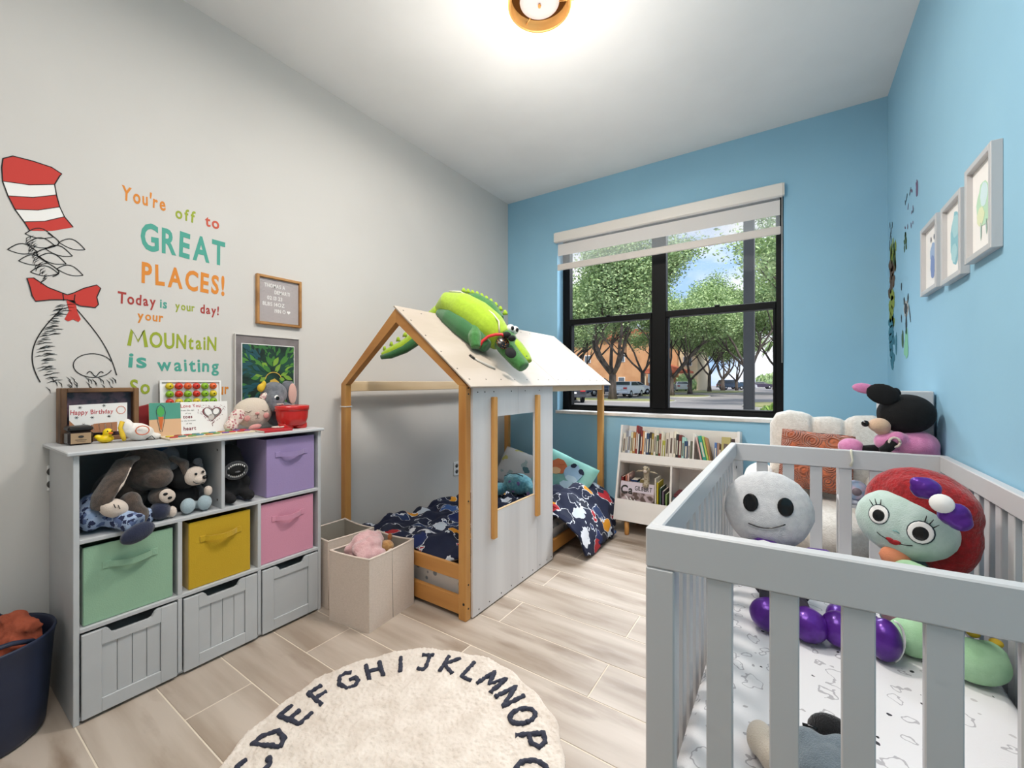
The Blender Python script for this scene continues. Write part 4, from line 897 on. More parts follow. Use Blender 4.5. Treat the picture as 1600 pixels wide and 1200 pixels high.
# ================================================================== RUG
RC = (-1.045, .905); RR = .537
rug = thing('round_rug', 'round cream tufted rug with a ring of dark alphabet letters', 'rug', (RC[0], RC[1], 0))
rugm = mat('rug_cream', '#e4d9ce', .98, '#cdbfb2', 14, bump=.6, bscale=160, lo=.3, hi=.75, detail=8)
def wob(a): return RR*(1+.010*math.sin(9*a)+.008*math.sin(23*a+1))
NR, NA = 110, 420
vs = []; r_ = random.Random(3)
rg_ = MB()
NG = 290
for i in range(NG+1):
    for k in range(NG+1):
        p, q_ = 2*i/NG-1, 2*k/NG-1
        if abs(p) > abs(q_): q, a = abs(p), (PI/4)*(q_/p)+(0 if p > 0 else PI)
        else: q, a = abs(q_), (PI/2-(PI/4)*(p/q_) if q_ else 0)+(PI if q_ < 0 else 0)
        R = wob(a)*q; x, y = R*math.cos(a), R*math.sin(a)
        n = noise.noise(Vector((x*75, y*75, 0)))*.0045+noise.noise(Vector((x*24, y*24, 5)))*.003+r_.uniform(-.0012, .0012)
        z = .016+n if q < .985 else (.010 if q < .995 else .001)
        vs.append((RC[0]+x+r_.uniform(-.001, .001), RC[1]+y+r_.uniform(-.001, .001), max(z, .0015)))
fs = [(i*(NG+1)+k, i*(NG+1)+k+1, (i+1)*(NG+1)+k+1, (i+1)*(NG+1)+k) for i in range(NG) for k in range(NG)]
rg_.add(vs, fs, 0, True)
obj('pile', rg_, rugm, rug, kind='stuff')
navy_y = mat('rug_navy_yarn', '#2f3140', .98, '#3a3c4a', 40, bump=.8, bscale=220)
GL = {'A': [[(-.4, -.5), (0, .5), (.4, -.5)], [(-.24, -.12), (.24, -.12)]], 'B': [[(-.3, -.5), (-.3, .5), (.1, .48), (.28, .28), (.08, .04), (-.3, .02)], [(.08, .04), (.34, -.22), (.1, -.5), (-.3, -.5)]],
 'C': [[(.34, .34), (.1, .5), (-.2, .4), (-.36, 0), (-.2, -.4), (.1, -.5), (.34, -.34)]], 'D': [[(-.3, -.5), (-.3, .5), (.05, .42), (.34, 0), (.05, -.42), (-.3, -.5)]],
 'E': [[(.3, .5), (-.3, .5), (-.3, -.5), (.32, -.5)], [(-.3, .02), (.2, .02)]], 'F': [[(.32, .5), (-.28, .5), (-.28, -.5)], [(-.28, .02), (.22, .02)]],
 'G': [[(.32, .36), (.08, .5), (-.22, .4), (-.38, 0), (-.2, -.42), (.1, -.5), (.34, -.3), (.34, -.02), (.06, -.02)]], 'H': [[(-.3, -.5), (-.3, .5)], [(.3, -.5), (.3, .5)], [(-.3, 0), (.3, 0)]],
 'I': [[(0, -.5), (0, .5)]], 'J': [[(-.28, .5), (.3, .5)], [(.08, .5), (.08, -.3), (-.08, -.48), (-.3, -.38)]], 'K': [[(-.28, -.5), (-.28, .5)], [(.32, .5), (-.26, -.04), (.34, -.5)]],
 'L': [[(-.24, .5), (-.24, -.5), (.3, -.5)]], 'M': [[(-.42, -.5), (-.36, .5), (0, -.2), (.36, .5), (.42, -.5)]], 'N': [[(-.32, -.5), (-.32, .5), (.32, -.5), (.32, .5)]],
 'O': [[(.36*math.cos(k*PI/6), .5*math.sin(k*PI/6)) for k in range(13)]], 'P': [[(-.28, -.5), (-.28, .5), (.12, .48), (.32, .24), (.1, 0), (-.28, -.02)]],
 'Q': [[(.36*math.cos(k*PI/6), .5*math.sin(k*PI/6)) for k in range(13)], [(.1, -.25), (.4, -.55)]], 'R': [[(-.28, -.5), (-.28, .5), (.12, .48), (.32, .26), (.1, .02), (-.28, 0)], [(0, 0), (.34, -.5)]],
 'S': [[(.3, .36), (.05, .5), (-.26, .36), (-.2, .1), (.2, -.08), (.3, -.34), (0, -.5), (-.32, -.36)]], 'T': [[(-.36, .5), (.36, .5)], [(0, .5), (0, -.5)]], 'U': [[(-.32, .5), (-.3, -.25), (0, -.5), (.3, -.25), (.32, .5)]],
 'V': [[(-.34, .5), (0, -.5), (.34, .5)]], 'W': [[(-.45, .5), (-.22, -.5), (0, .3), (.22, -.5), (.45, .5)]], 'X': [[(-.32, .5), (.32, -.5)], [(.32, .5), (-.32, -.5)]], 'Y': [[(-.32, .5), (0, 0), (.32, .5)], [(0, 0), (0, -.5)]], 'Z': [[(-.32, .5), (.32, .5), (-.32, -.5), (.32, -.5)]]}
for i in range(26):
    ch = chr(65+i); ang = math.radians(137-13.85*(i-8)); rad = .432
    c = (RC[0]+rad*math.cos(ang), RC[1]+rad*math.sin(ang)); rz = ang-PI/2; lm_ = MB()
    for si, s in enumerate(GL[ch]):
        P_ = []
        for a, b in zip(s, s[1:]):
            n = max(3, int(math.hypot(b[0]-a[0], b[1]-a[1])*14))
            for k in range(n): P_.append((a[0]+(b[0]-a[0])*k/n, a[1]+(b[1]-a[1])*k/n))
        P_.append(s[-1])
        pts = []; wd = []
        for k, (x, y) in enumerate(P_):
            x *= .088; y *= .096; X = x*math.cos(rz)-y*math.sin(rz); Y = x*math.sin(rz)+y*math.cos(rz)
            pts.append((c[0]+X+r_.uniform(-.001, .001), c[1]+Y+r_.uniform(-.001, .001), .0175+r_.uniform(-.0008, .0014)+si*.0004)); wd.append(.0086*r_.uniform(.8, 1.22))
        lm_.tube(pts, wd, 8, flat=.75)
    obj('letter', lm_, navy_y, rug)

# ================================================================== HOUSE BED
hb_ = thing('house_bed', 'low wooden house-shaped bed frame with white roof and cut-out side wall', 'bed', (-1.87, 2.55, 0))
def bp(nm, *a, m=pine, c=.003, M=None, lab=None): return obj(nm, MB().box(*a, c, M=M), m, hb_, lab)
BY0, BY1 = 1.61, 3.48; PL_, PR_ = -2.38, -1.40
for x in (PL_, PR_):
    bp('post', x, x+.05, BY0, BY0+.04, 0, 1.185)
    bp('post', x, x+.05, BY1-.05, BY1-.01, 0, 1.185)
# rafters (mitred)
AX, AZ = -1.865, 1.622
def rafter(y, s):
    ex = PL_ if s < 0 else PR_+.05
    pts = [(ex, 1.185), (AX, AZ), (AX, AZ-.082), (ex-s*.052, 1.185)]
    obj('rafter', MB().prism(pts, .04, surf((0, y+.04, 0), (1, 0, 0), (0, 0, 1))), pine_x, hb_)
for y in (BY0, BY1-.05): rafter(y, -1); rafter(y, 1)
bp('eave_beam', PL_+.004, PL_+.03, BY0+.04, BY1-.05, 1.14, 1.205, m=palepine); bp('eave_beam', PR_+.02, PR_+.046, BY0+.04, BY1-.05, 1.135, 1.182, m=palepine)
bp('ridge_beam', AX-.02, AX+.02, BY0+.04, BY1-.05, AZ-.09, AZ-.03, m=palepine)
# roof sheet
dx, dz = (-1.318)-AX, 1.185-(AZ+.006); rl = math.hypot(dx, dz); ux, uz = dx/rl, dz/rl
RM = Matrix.Translation((AX, BY0-.015, AZ+.012)) @ Matrix(((ux, 0, -uz), (0, 1, 0), (uz, 0, ux))).to_4x4() 
rl += .02
for a, b in ((0, .955), (.957, 1.915)):
    rp_ = obj('roof_panel', MB().box(0, rl, a, b, -.010, 0, .002, M=RM), ply, hb_)
sc_ = MB()
for k in range(14):
    for q in (.06, .92):
        sc_.lathe([(0, .001), (.0045, .001), (.0045, 0)], n=8, M=RM @ Matrix.Translation((rl*q, .04+k*.138, .0)))
for k in range(4): sc_.lathe([(0, .001), (.0045, .001), (.0045, 0)], n=8, M=RM @ Matrix.Translation((rl*(.2+.2*k), .025, .0)))
for k in range(13): sc_.box(-1.3405+rl*0, -1.3385, BY0+.08+k*.14, BY0+.086+k*.14, 1.178, 1.184, 0)
obj('roof_screws', sc_, screwm, hb_, kind='stuff')
# side wall boards
WM = surf((-1.350, 0, 0), (0, 1, 0), (0, 0, 1))
obj('wall_board', MB().prism([(1.65, .008), (2.294, .008), (2.294, .497), (1.842, .497), (1.842, 1.012), (2.071, 1.012), (2.071, 1.172), (1.65, 1.172)], .012, WM), whiteboard, hb_)
obj('wall_board', MB().prism([(2.2955, .008), (2.502, .008), (2.502, 1.172), (2.0725, 1.172), (2.0725, 1.012), (2.262, 1.012), (2.262, .497), (2.2955, .497)], .012, WM), whiteboard, hb_)
bp('window_ledge', -1.352, -1.3375, 1.842, 2.262, .494, .499, m=palepine, c=.001)
for y0, y1 in ((1.802, 1.836), (2.263, 2.299)): bp('shutter_slat', -1.338, -1.315, y0, y1, .36, 1.12, m=pine)
ws = MB()
for y in (1.70, 1.79, 1.90, 2.0, 2.12, 2.24, 2.33, 2.42, 2.48): ws.lathe([(0, .001), (.004, .001), (.004, 0)], n=8, M=surf((-1.338, y, .03), (0, 1, 0), (0, 0, 1)))
for y in (1.69, 1.75, 1.83, 2.0, 2.15, 2.32): ws.lathe([(0, .001), (.004, .001), (.004, 0)], n=8, M=surf((-1.338, y, 1.148), (0, 1, 0), (0, 0, 1)))
obj('wall_screws', ws, screwm, hb_, kind='stuff')
bp('back_post', PR_+.012, PR_+.046, 2.46, 2.50, .01, 1.17)
# end and side rails
bp('end_rail', PL_+.05, PR_, BY0+.006, BY0+.028, .195, .268, m=pine_x); bp('end_rail', PL_+.05, PR_, BY0+.006, BY0+.028, .022, .112, m=pine_x)
bp('end_rail', PL_+.05, PR_, BY1-.04, BY1-.018, .2, .30, m=pine_x)
bp('side_rail', PR_+.02, PR_+.044, BY0+.04, BY1-.05, .03, .115, m=pine_y); bp('side_rail', PL_+.006, PL_+.03, BY0+.04, BY1-.05, .03, .115, m=pine_y)
for k in range(8): bp('bed_slat', PL_+.03, PR_+.02, 1.72+k*.225, 1.79+k*.225, .03, .048, m=palepine)
obj('bolt', MB().lathe([(0, .002), (.006, .002), (.007, 0)], n=10, M=surf((PR_+.035, BY0, .085), (1, 0, 0), (0, 0, 1))), screwm, hb_)
for z in (.06, .18, .60, 1.14, 1.17): obj('bolt', MB().lathe([(0, .002), (.004, .002), (.005, 0)], n=10, M=surf((PR_+.05, BY0+.02, z), (0, 1, 0), (0, 0, 1))), screwm, hb_)
# cable tie on the front left post
obj('cable_tie', MB().tube([(PL_-.002, BY0-.002, 1.045), (PL_+.052, BY0-.002, 1.045), (PL_+.052, BY0+.042, 1.045), (PL_-.002, BY0+.042, 1.045), (PL_-.002, BY0-.002, 1.045)], .003, 6), wht, hb_)
# mattress
shm = spots('bed_sheet_print', '#e7e3e0', ['#8f9aa5', '#b7c0c7', '#e7e3e0'], 16, .22, outline='#c9c5c2', edgew=.03)
mt_ = obj('mattress', MB().box(-2.345, -1.40, 1.665, 3.40, .05, .20, .035), shm, None, 'mattress in a pale printed sheet lying in the house bed', 'mattress')
# duvet
duv = spots('duvet_print', '#141b38', ['#1c2a5c', '#dc9420', '#b3242e', '#c4ccd8', '#20345e', '#3c5f9c', '#20263c', '#e0e0e6', '#141b38', '#181c30'], 7.5, .42, bump=.3, outline='#dcdfe6', edgew=.04, warp=.14)
tn, bn = nodes(duv)
def dz_(x, y):
    n = noise.noise(Vector((x*5.5, y*4.2, 1)))*.032+noise.noise(Vector((x*13, y*10, 4)))*.018+abs(noise.noise(Vector((x*8+y*5, y*6-x*3, 9))))*.03+.012*math.sin((x*.9+y)*26+3*noise.noise(Vector((x*4, y*4, 2))))
    return n
def duv_pt(u, v):
    y = 1.69+(3.34-1.69)*v
    sp = min(max((y-2.52)/.14, 0), 1)*(1-max(0, (y-3.28)/.3))
    Lf = .93+.47*sp
    s = Lf*u; y2 = y+(.02*math.sin(s*14)+.03*noise.noise(Vector((s*4, y*3, 7))))
    flat = .90
    base = .235+.10*math.exp(-((y-1.72)/.16)**2)*min(1, s*4)*.3+.035*min(1, max(0, s-.3)/.5)+(.06*sp*min(1, max(0, s-.4)/.4))
    if y < 1.80: k_ = (1.80-y)/.10; base = base-.035*k_*k_; y2 = max(y2-.03*k_, 1.645)
    if s < flat: return (-2.345+s, y2 if y2 > 1.645 else 1.645, max(base+dz_(s, y), .208))
    d = s-flat; m = min(d/.42, 1); y2 = y2+.05*m*math.sin(y*7)
    x = -2.345+flat+.30*math.sin(m*PI/2)+.05*max(0, (y-3.05))*m*3; z = base*(1-m**1.35)+.028+dz_(s, y)*(1-.35*m)
    if y > 3.12: x = min(x, -1.195)
    if sp < .02: x = min(x, -1.415); z = base+dz_(s, y)-.3*d
    return (x, y2, max(z, .012))
Dm = MB().grid(90, 110, duv_pt)
dv = obj('duvet', Dm, duv, None, 'crumpled navy duvet with bright cartoon-like print, spilling over the bed side', 'duvet')
sd = dv.modifiers.new('thick', 'SOLIDIFY'); sd.thickness = .014; sd.offset = 1
# pillows
def cushion(name, lab, cat, w, h, t, m, loc, rot, group=None, n=22, ruf=0):
    def f(sgn):
        def g(u, v):
            a, b = u*2-1, v*2-1; e = max(0, (1-abs(a)**3.2)*(1-abs(b)**3.2))**.45
            px = a*(1-.06*(1-abs(b))*0-.05*b*b*abs(a)); py = b*(1-.05*a*a*abs(b))
            k = 1-.07*(1-(abs(a)*abs(b)))
            return (px*w/2*k, sgn*t/2*e+ruf*noise.noise(Vector((a*4, b*4, sgn))), py*h/2*k)
        return g
    mb = MB().grid(n, n, f(1)).grid(n, n, f(-1))
    t_o = thing(name, lab, cat, loc, group)
    o = bpy.data.objects.new('cover', mb.mesh('cover', m)); COL.objects.link(o); o.parent = t_o
    t_o.rotation_euler = rot; return t_o, o
tealp = mat('teal_pillowcase', '#7cb5ab', .85, '#8fc4ba', 5, bump=.4, bscale=30)
p1, c1 = cushion('pillow', 'teal pillow with orange and pale blue printed patches at the head of the bed', 'pillow', .52, .36, .12, tealp, (-1.60, 3.20, .41), (math.radians(-38), math.radians(17), math.radians(-4)))
pm = MB()
FP = Matrix.Translation((0, -.062, 0)) @ Matrix.Rotation(PI/2, 4, 'X')
pats = [(-.06, .03, .085, .075, 0, 0), (-.06, -.015, .05, .035, 1, .3), (.085, .03, .085, .085, 2, .1), (.10, -.02, .06, .03, 3, 0), (-.045, .07, .03, .02, 0, .6), (.06, .09, .028, .022, 4, .5), (.145, .07, .03, .022, 4, -.5), (.11, -.09, .09, .05, 3, 0)]
for i, (x, y, rx, ry, mi, a) in enumerate(pats): disc(pm, (x, y), rx*.9, ry*.9, FP, mi, .004+.0008*i, 18, a, .10, i)
pat = obj('printed_patches', pm, [mat('patch_orange', '#c96f45', .85), mat('patch_sand', '#ddb184', .85), mat('patch_blue', '#9fc0dc', .85), mat('patch_pale', '#c3dbe9', .85), mat('patch_navy', '#1c2740', .85)], None); pat.parent = p1
p2, c2 = cushion('pillow', 'pale grey printed pillow propped in the far corner of the bed', 'pillow', .50, .36, .10, spots('pillow_print', '#c3c1c0', ['#53757c', '#c3c1c0', '#b9b46a', '#9aa9a9', '#8a4a40'], 10, .4, warp=.08), (-2.08, 3.28, .38), (math.radians(-30), math.radians(14), math.radians(6)))
# teal plush lying on the pillow
tl = thing('plush_animal', 'turquoise plush animal with lilac patches lying on the bed seen through the cut-out', 'plush toy', (-1.9, 2.85, .3))
tq = furm('turquoise', '#62a9bd', '#7cc0cc'); lil = furm('lilac', '#8a78b8')
blob('body', MB().ell((-1.87, 2.90, .36), (.13, .10, .085)).ell((-1.73, 2.88, .33), (.05, .05, .05)).ell((-2.0, 2.8, .32), (.06, .10, .05)).ell((-1.97, 2.93, .38), (.06, .06, .05)), tq, tl, disp=.01, dscale=.03)
for x, z in ((-1.90, .405), (-1.82, .405), (-1.87, .345), (-1.735, .335)): obj('patch', MB().ell((x, 2.818 if x < -1.75 else 2.835, z-.02), (.016, .006, .018)), lil, tl)
obj('dark_seam', MB().tube([(-1.98, 2.86, .42), (-1.93, 2.86, .445), (-1.86, 2.86, .452), (-1.80, 2.86, .44)], .004, 6), eye_m, tl)

# ---- crocodile on the roof
cr_ = thing('plush_crocodile', 'big green plush crocodile draped over the roof of the house bed', 'plush toy', (-1.7, 2.1, 1.5))
cg1 = furm('crocodile_green', '#3f7f3c', '#35722f'); cg2 = furm('lime', '#a6c626', '#9dbd22'); cg3 = furm('dark_green', '#2f6a38')
bd = blob('body', MB().tube([(-1.90, 1.98, 1.66), (-1.83, 1.99, 1.70), (-1.74, 2.02, 1.665), (-1.64, 2.05, 1.60), (-1.54, 2.07, 1.52), (-1.46, 2.08, 1.455)], [.03, .075, .105, .115, .11, .075], 16), cg2, cr_, vox=.01)
blob('back_saddle', MB().tube([(-1.78, 2.07, 1.745), (-1.69, 2.10, 1.715), (-1.60, 2.13, 1.655), (-1.52, 2.14, 1.585)], [.03, .075, .08, .05], 14, flat=.8), cg1, cr_, vox=.009)
blob('belly', MB().tube([(-1.86, 1.95, 1.64), (-1.77, 1.945, 1.60), (-1.67, 1.955, 1.53), (-1.57, 1.975, 1.46), (-1.50, 1.99, 1.405)], [.03, .055, .065, .06, .04], 14), cg3, cr_, vox=.009)
pip = mat('piping_cream', '#e6e4c8', .8)
hd = blob('head', MB().ell((-1.455, 2.10, 1.455), (.075, .085, .072)).tube([(-1.44, 2.09, 1.42), (-1.385, 2.08, 1.365), (-1.335, 2.08, 1.315), (-1.30, 2.08, 1.285)], [.07, .06, .055, .045], 14, flat=.8), cg1, cr_, vox=.009)
blob('upper_jaw', MB().tube([(-1.45, 2.14, 1.475), (-1.385, 2.14, 1.415), (-1.33, 2.135, 1.355), (-1.30, 2.13, 1.32)], [.045, .048, .044, .03], 12, flat=.7), cg2, hd, vox=.008)
for k in range(4): obj('snout_ridge', MB().tube([(-1.40+k*.02, 2.112, 1.452-k*.026), (-1.388+k*.02, 2.138, 1.456-k*.026), (-1.392+k*.02, 2.165, 1.448-k*.026)], .005, 6), cg3, hd)
for y, z in ((2.105, 1.525), (2.155, 1.52)):
    e_ = obj('eye', MB().ell((-1.415, y, z), (.024, .024, .026)), wht, hd); obj('pupil', MB().ell((-1.396, y-.006, z), (.010, .012, .014)), eye_m, e_)
blob('nostril', MB().ell((-1.31, 2.115, 1.35), (.012, .012, .012)).ell((-1.31, 2.155, 1.345), (.012, .012, .012)), cg1, hd, vox=.005)
blob('leg', MB().tube([(-1.60, 1.99, 1.53), (-1.55, 1.93, 1.46), (-1.53, 1.915, 1.40)], [.04, .042, .03], 12), cg1, cr_, vox=.008)
blob('leg', MB().ell((-1.53, 2.03, 1.45), (.05, .04, .04)), cg2, cr_, vox=.008)
tlm = blob('tail', MB().tube([(-1.88, 1.99, 1.66), (-1.95, 1.97, 1.60), (-2.02, 1.94, 1.51), (-2.10, 1.885, 1.44), (-2.17, 1.83, 1.40), (-2.215, 1.795, 1.375)], [.05, .05, .045, .038, .030, .018], 12), cg2, cr_, vox=.008)
obj('tail_underside', MB().tube([(-2.00, 1.935, 1.492), (-2.09, 1.875, 1.415), (-2.16, 1.82, 1.375), (-2.21, 1.785, 1.360)], [.036, .030, .024, .014], 10), cg3, tlm)
for k in range(7):
    q = k/6; p = (-1.98-.22*q, 1.955-.15*q, 1.565-.165*q); obj('spike', MB().lathe([(.024-.008*q, -.012), (.020-.008*q, .006), (.009, .018-.004*q), (0, .022-.006*q)], (p[0], p[1], p[2]+.030-.012*q), 10, sy=.6), cg2, tlm)
for k in range(10):
    q = k/9; p = Vector((-1.79, 2.11, 1.795)).lerp(Vector((-1.50, 2.17, 1.63)), q)+Vector((0, 0, .028*math.sin(PI*q)))
    obj('spike', MB().lathe([(.022, -.006), (.017, .010), (.008, .022), (0, .026)], tuple(p), 10, sy=.5), cg2, cr_)
stp = [(-1.80, 1.985, 1.775), (-1.72, 2.0, 1.765), (-1.64, 2.01, 1.715), (-1.56, 2.02, 1.66), (-1.49, 2.03, 1.61), (-1.44, 2.02, 1.56), (-1.43, 2.01, 1.49)]
obj('piping', MB().tube(stp, .005, 6), pip, cr_)
# headband toy on the crocodile
hbn = thing('headband', 'red headband with two round black sequin discs resting on the crocodile snout', 'headband', (-1.42, 1.99, 1.42))
pts = [(-1.475+.07*math.cos(a)*-1, 1.97+.03*math.sin(a)*0, 1.43+.075*math.sin(a)) for a in [k*PI/10 for k in range(11)]]
obj('band', MB().tube([(-1.52, 1.93, 1.405), (-1.505, 1.945, 1.44), (-1.475, 1.965, 1.468), (-1.44, 1.985, 1.478), (-1.405, 2.0, 1.478), (-1.385, 2.02, 1.46)], .009, 8), mat('band_red', '#d4282e', .5), hbn)
seq = mat('sequins', '#15110f', .25, '#e08a20', 180, lo=.62, hi=.66)
obj('sequin_disc', MB().lathe([(0, 0), (.036, 0), (.040, .006), (.036, .012), (0, .014)], n=24, M=surf((-1.395, 1.995, 1.425), (.6, .8, 0), (-.3, .2, .9))), seq, hbn)
obj('sequin_disc', MB().lathe([(0, 0), (.03, 0), (.034, .006), (.03, .012), (0, .014)], n=24, M=surf((-1.335, 1.985, 1.365), (.6, .8, 0), (-.3, .2, .9))), blk, hbn)
obj('bow', MB().ell((-1.385, 2.02, 1.475), (.028, .022, .02)).ell((-1.355, 2.03, 1.455), (.024, .022, .018)), blk, hbn)
gl_ = thing('plastic_toy', 'small pale plastic toy lying on the roof under the crocodile', 'toy', (-1.50, 1.86, 1.33))
RS = lambda s, y: (AX+ux*s, y, AZ+.016+uz*s)
obj('strip', MB().tube([RS(.46, 1.84), RS(.50, 1.86), RS(.545, 1.91), RS(.575, 1.95)], [.006, .012, .015, .010], 8, flat=.6), mat('translucent_grey', '#b9b4aa', .3), gl_)
obj('tab', MB().tube([RS(.455, 1.835), RS(.49, 1.845)], [.009, .009], 6), screwm, gl_)

# ================================================================== FLOOR STORAGE BINS
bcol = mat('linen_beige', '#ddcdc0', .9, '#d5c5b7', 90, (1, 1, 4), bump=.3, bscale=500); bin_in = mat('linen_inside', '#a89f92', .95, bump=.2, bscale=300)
def openbin(lab, P4, h, sag=0):
    """open fabric box from four floor corners (front, right, back, left)"""
    cx = sum(p[0] for p in P4)/4; cy = sum(p[1] for p in P4)/4; t = thing('storage_bin', lab, 'storage bin', (cx, cy, 0)); th = .008
    C2 = Vector((cx, cy)); n = 4
    for i in range(4):
        a, b = Vector(P4[i]), Vector(P4[(i+1) % 4]); d = (b-a).normalized(); nn = Vector((d.y, -d.x))
        if (C2-a).dot(nn) < 0: nn = -nn
        K = 14; vs = []; fs = []
        for k in range(K+1):
            q = k/K; p = a.lerp(b, q); zz = h-sag*math.sin(PI*q)
            for off, z in ((0, 0), (0, h*.5), (0, zz), (th, zz), (th, h*.5), (th, .0)):
                pp = p+nn*(off+(.006*math.sin(PI*q)*(z/h)) * (1 if off == 0 else 1)); vs.append((pp.x, pp.y, z))
        for k in range(K):
            for j in range(5): fs.append((k*6+j, (k+1)*6+j, (k+1)*6+j+1, k*6+j+1))
        fs.append(tuple(range(6))); fs.append(tuple(K*6+j for j in range(6)))
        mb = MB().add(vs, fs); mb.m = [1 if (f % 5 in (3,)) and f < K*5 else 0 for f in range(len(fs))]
        s = obj('side_panel', mb, [bcol, bin_in], t)
        mid = a.lerp(b, .5)-nn*-.006
        if i in (0, 2): obj('seam', MB().tube([(mid.x+nn.x*(-.0066+.006*q_), mid.y+nn.y*(-.0066+.006*q_), .005+(h-sag-.010)*q_) for q_ in (0, .25, .5, .75, 1)], .0016, 5), mat('seam_thread', '#a2968a', .9), s)
        e0, e1 = a.lerp(b, .0), b
        obj('rim_binding', MB().tube([(a.lerp(b, k/K)+nn*(.004+.006*math.sin(PI*k/K))).to_tuple()+(h-sag*math.sin(PI*k/K),) for k in range(K+1)], .0055, 7), bcol, s)
    pts = [tuple(Vector(p).lerp(C2, .03)) for p in P4]
    obj('base', MB().prism(pts, .006, z0=.002), bin_in, t); return t
openbin('beige linen storage bin holding a pink fleece blanket', [(-1.674, 1.283), (-1.700, 1.592), (-1.975, 1.572), (-1.938, 1.245)], .35, .008)
openbin('empty grey-beige storage bin against the wall beside the grey cabinet', [(-2.035, 1.30), (-2.01, 1.575), (-2.30, 1.585), (-2.33, 1.31)], .355, .004)
fle = mat('pink_fleece', '#d9adad', .98, '#cf9f9f', 40, bump=1, bscale=200, sheen=.6)
fbk = thing('fleece_blanket', 'rumpled pink fleece blanket stuffed in the front linen bin', 'blanket', (-1.82, 1.36, .1))
blob('folds', MB().ell((-1.83, 1.37, .27), (.09, .085, .10)).ell((-1.86, 1.42, .365), (.045, .10, .05), rot=R3('X', -12)).ell((-1.80, 1.37, .36), (.05, .09, .045)).ell((-1.76, 1.33, .335), (.04, .05, .04)).ell((-1.885, 1.34, .335), (.035, .05, .038)).ell((-1.75, 1.38, .32), (.035, .06, .04)).ell((-1.82, 1.42, .10), (.09, .09, .09)), fle, fbk, vox=.008, disp=.02, dscale=.04)
fx = thing('plush_fox', 'small tan and orange plush animal peeking out of the front linen bin', 'plush toy', (-1.83, 1.50, .2))
fo1 = furm('tan', '#c9995f', '#b8834c')
blob('body', MB().ell((-1.82, 1.505, .23), (.05, .05, .10)).ell((-1.81, 1.50, .315), (.04, .04, .036)), fo1, fx)
blob('snout', MB().ell((-1.775, 1.495, .300), (.022, .018, .016)), furm('cream', '#dccbbd'), fx, vox=.005)
for y, z in ((1.465, .345), (1.53, .355)): blob('ear', MB().ell((-1.82, y, z), (.012, .016, .024)), furm('rust', '#a0602c'), fx, vox=.005)

# ================================================================== LAUNDRY TUB
tubm = mat('navy_rubber', '#1d2740', .5, '#1a233a', 6)
tb_ = thing('laundry_tub', 'navy blue ribbed flexible tub in the lower left corner', 'laundry basket', (-2.235, .165, 0))
N = 120; tv = MB()
prof = [(.150, .004), (.158, .02), (.163, .10), (.169, .2), (.175, .29), (.181, .325), (.184, .335), (.181, .342), (.175, .338), (.168, .30), (.158, .1), (.15, .02), (0, .014)]
vs = []; fs = []
for i, (r, z) in enumerate(prof):
    for k in range(N):
        a = 2*PI*k/N; rr = r+(.0016 if (k % 2 and 1 < i < 5) else 0); vs.append((-2.235+rr*math.cos(a), .165+rr*math.sin(a), z))
for i in range(len(prof)-1):
    for k in range(N): fs.append((i*N+k, i*N+(k+1) % N, (i+1)*N+(k+1) % N, (i+1)*N+k))
fs.append(tuple(range(N)))
tv.add(vs, fs, 0, True); obj('tub_body', tv, tubm, tb_)
obj('handle', MB().tube([(-2.36, .03, .335), (-2.385, .07, .375), (-2.39, .14, .385), (-2.38, .21, .375), (-2.35, .25, .335)], [.012, .012, .012, .012, .012], 8, flat=.7), tubm, tb_)
obj('handle', MB().tube([(-2.10, .05, .335), (-2.075, .10, .36), (-2.07, .165, .365), (-2.08, .23, .36), (-2.11, .275, .335)], .011, 8, flat=.7), tubm, tb_)
rust = mat('rust_cloth', '#b0573c', .95, '#9c4a32', 20, bump=.4, bscale=120)
ct = thing('towel', 'rust coloured cloth draped in the navy tub', 'towel', (-2.25, .25, .3))
blob('cloth', MB().ell((-2.26, .24, .30), (.07, .06, .06)).ell((-2.20, .26, .315), (.06, .05, .045), rot=R3('Z', 30)).tube([(-2.33, .22, .34), (-2.25, .25, .37), (-2.16, .285, .355)], [.028, .035, .025], 10).ell((-2.22, .20, .27), (.05, .05, .05)), rust, ct, vox=.007, disp=.022, dscale=.035)
gt_ = thing('towel', 'light grey cloth lying in the navy tub', 'towel', (-2.23, .12, .25))
blob('cloth', MB().ell((-2.22, .12, .255), (.10, .10, .05)).ell((-2.24, .13, .10), (.09, .09, .08)).ell((-2.16, .15, .285), (.05, .06, .03)), mat('grey_cloth', '#b5b0ab', .95, bump=.4, bscale=120), gt_, vox=.008, disp=.015, dscale=.05)
# ================================================================== BOOKCASE
bc = thing('bookcase', 'low white children\'s bookcase with slanted sides and round wooden legs under the window', 'bookcase', (-.74, 3.35, 0))
wbk = mat('bookcase_white', '#ebe5df', .5, '#e4ddd6', 5, (.2, 1, 1))
bx0, bx1 = -1.177, -.305
prof = [(3.215, .112), (3.573, .112), (3.573, .826), (3.402, .845), (3.348, .63)]
for x in (bx0, bx1-.016): obj('side_panel', MB().prism(prof, .016, surf((x+.016*0, 0, 0), (0, 1, 0), (0, 0, 1))), wbk, bc)
def bk_(nm, *a, c=.002, M=None): return obj(nm, MB().box(*a, c, M=M), wbk, bc)
ix0, ix1 = bx0+.016, bx1-.016
bk_('back_panel', ix0, ix1, 3.565, 3.573, .112, .823); bk_('bottom_shelf', ix0, ix1, 3.225, 3.565, .112, .128)
bk_('upper_shelf', ix0, ix1, -.02, .205, -.014, -.0008, M=Matrix.Translation((0, 3.360, .5585)) @ Matrix.Rotation(-.22, 4, 'X'))
SL = math.atan2(3.348-3.215, .63-.112)
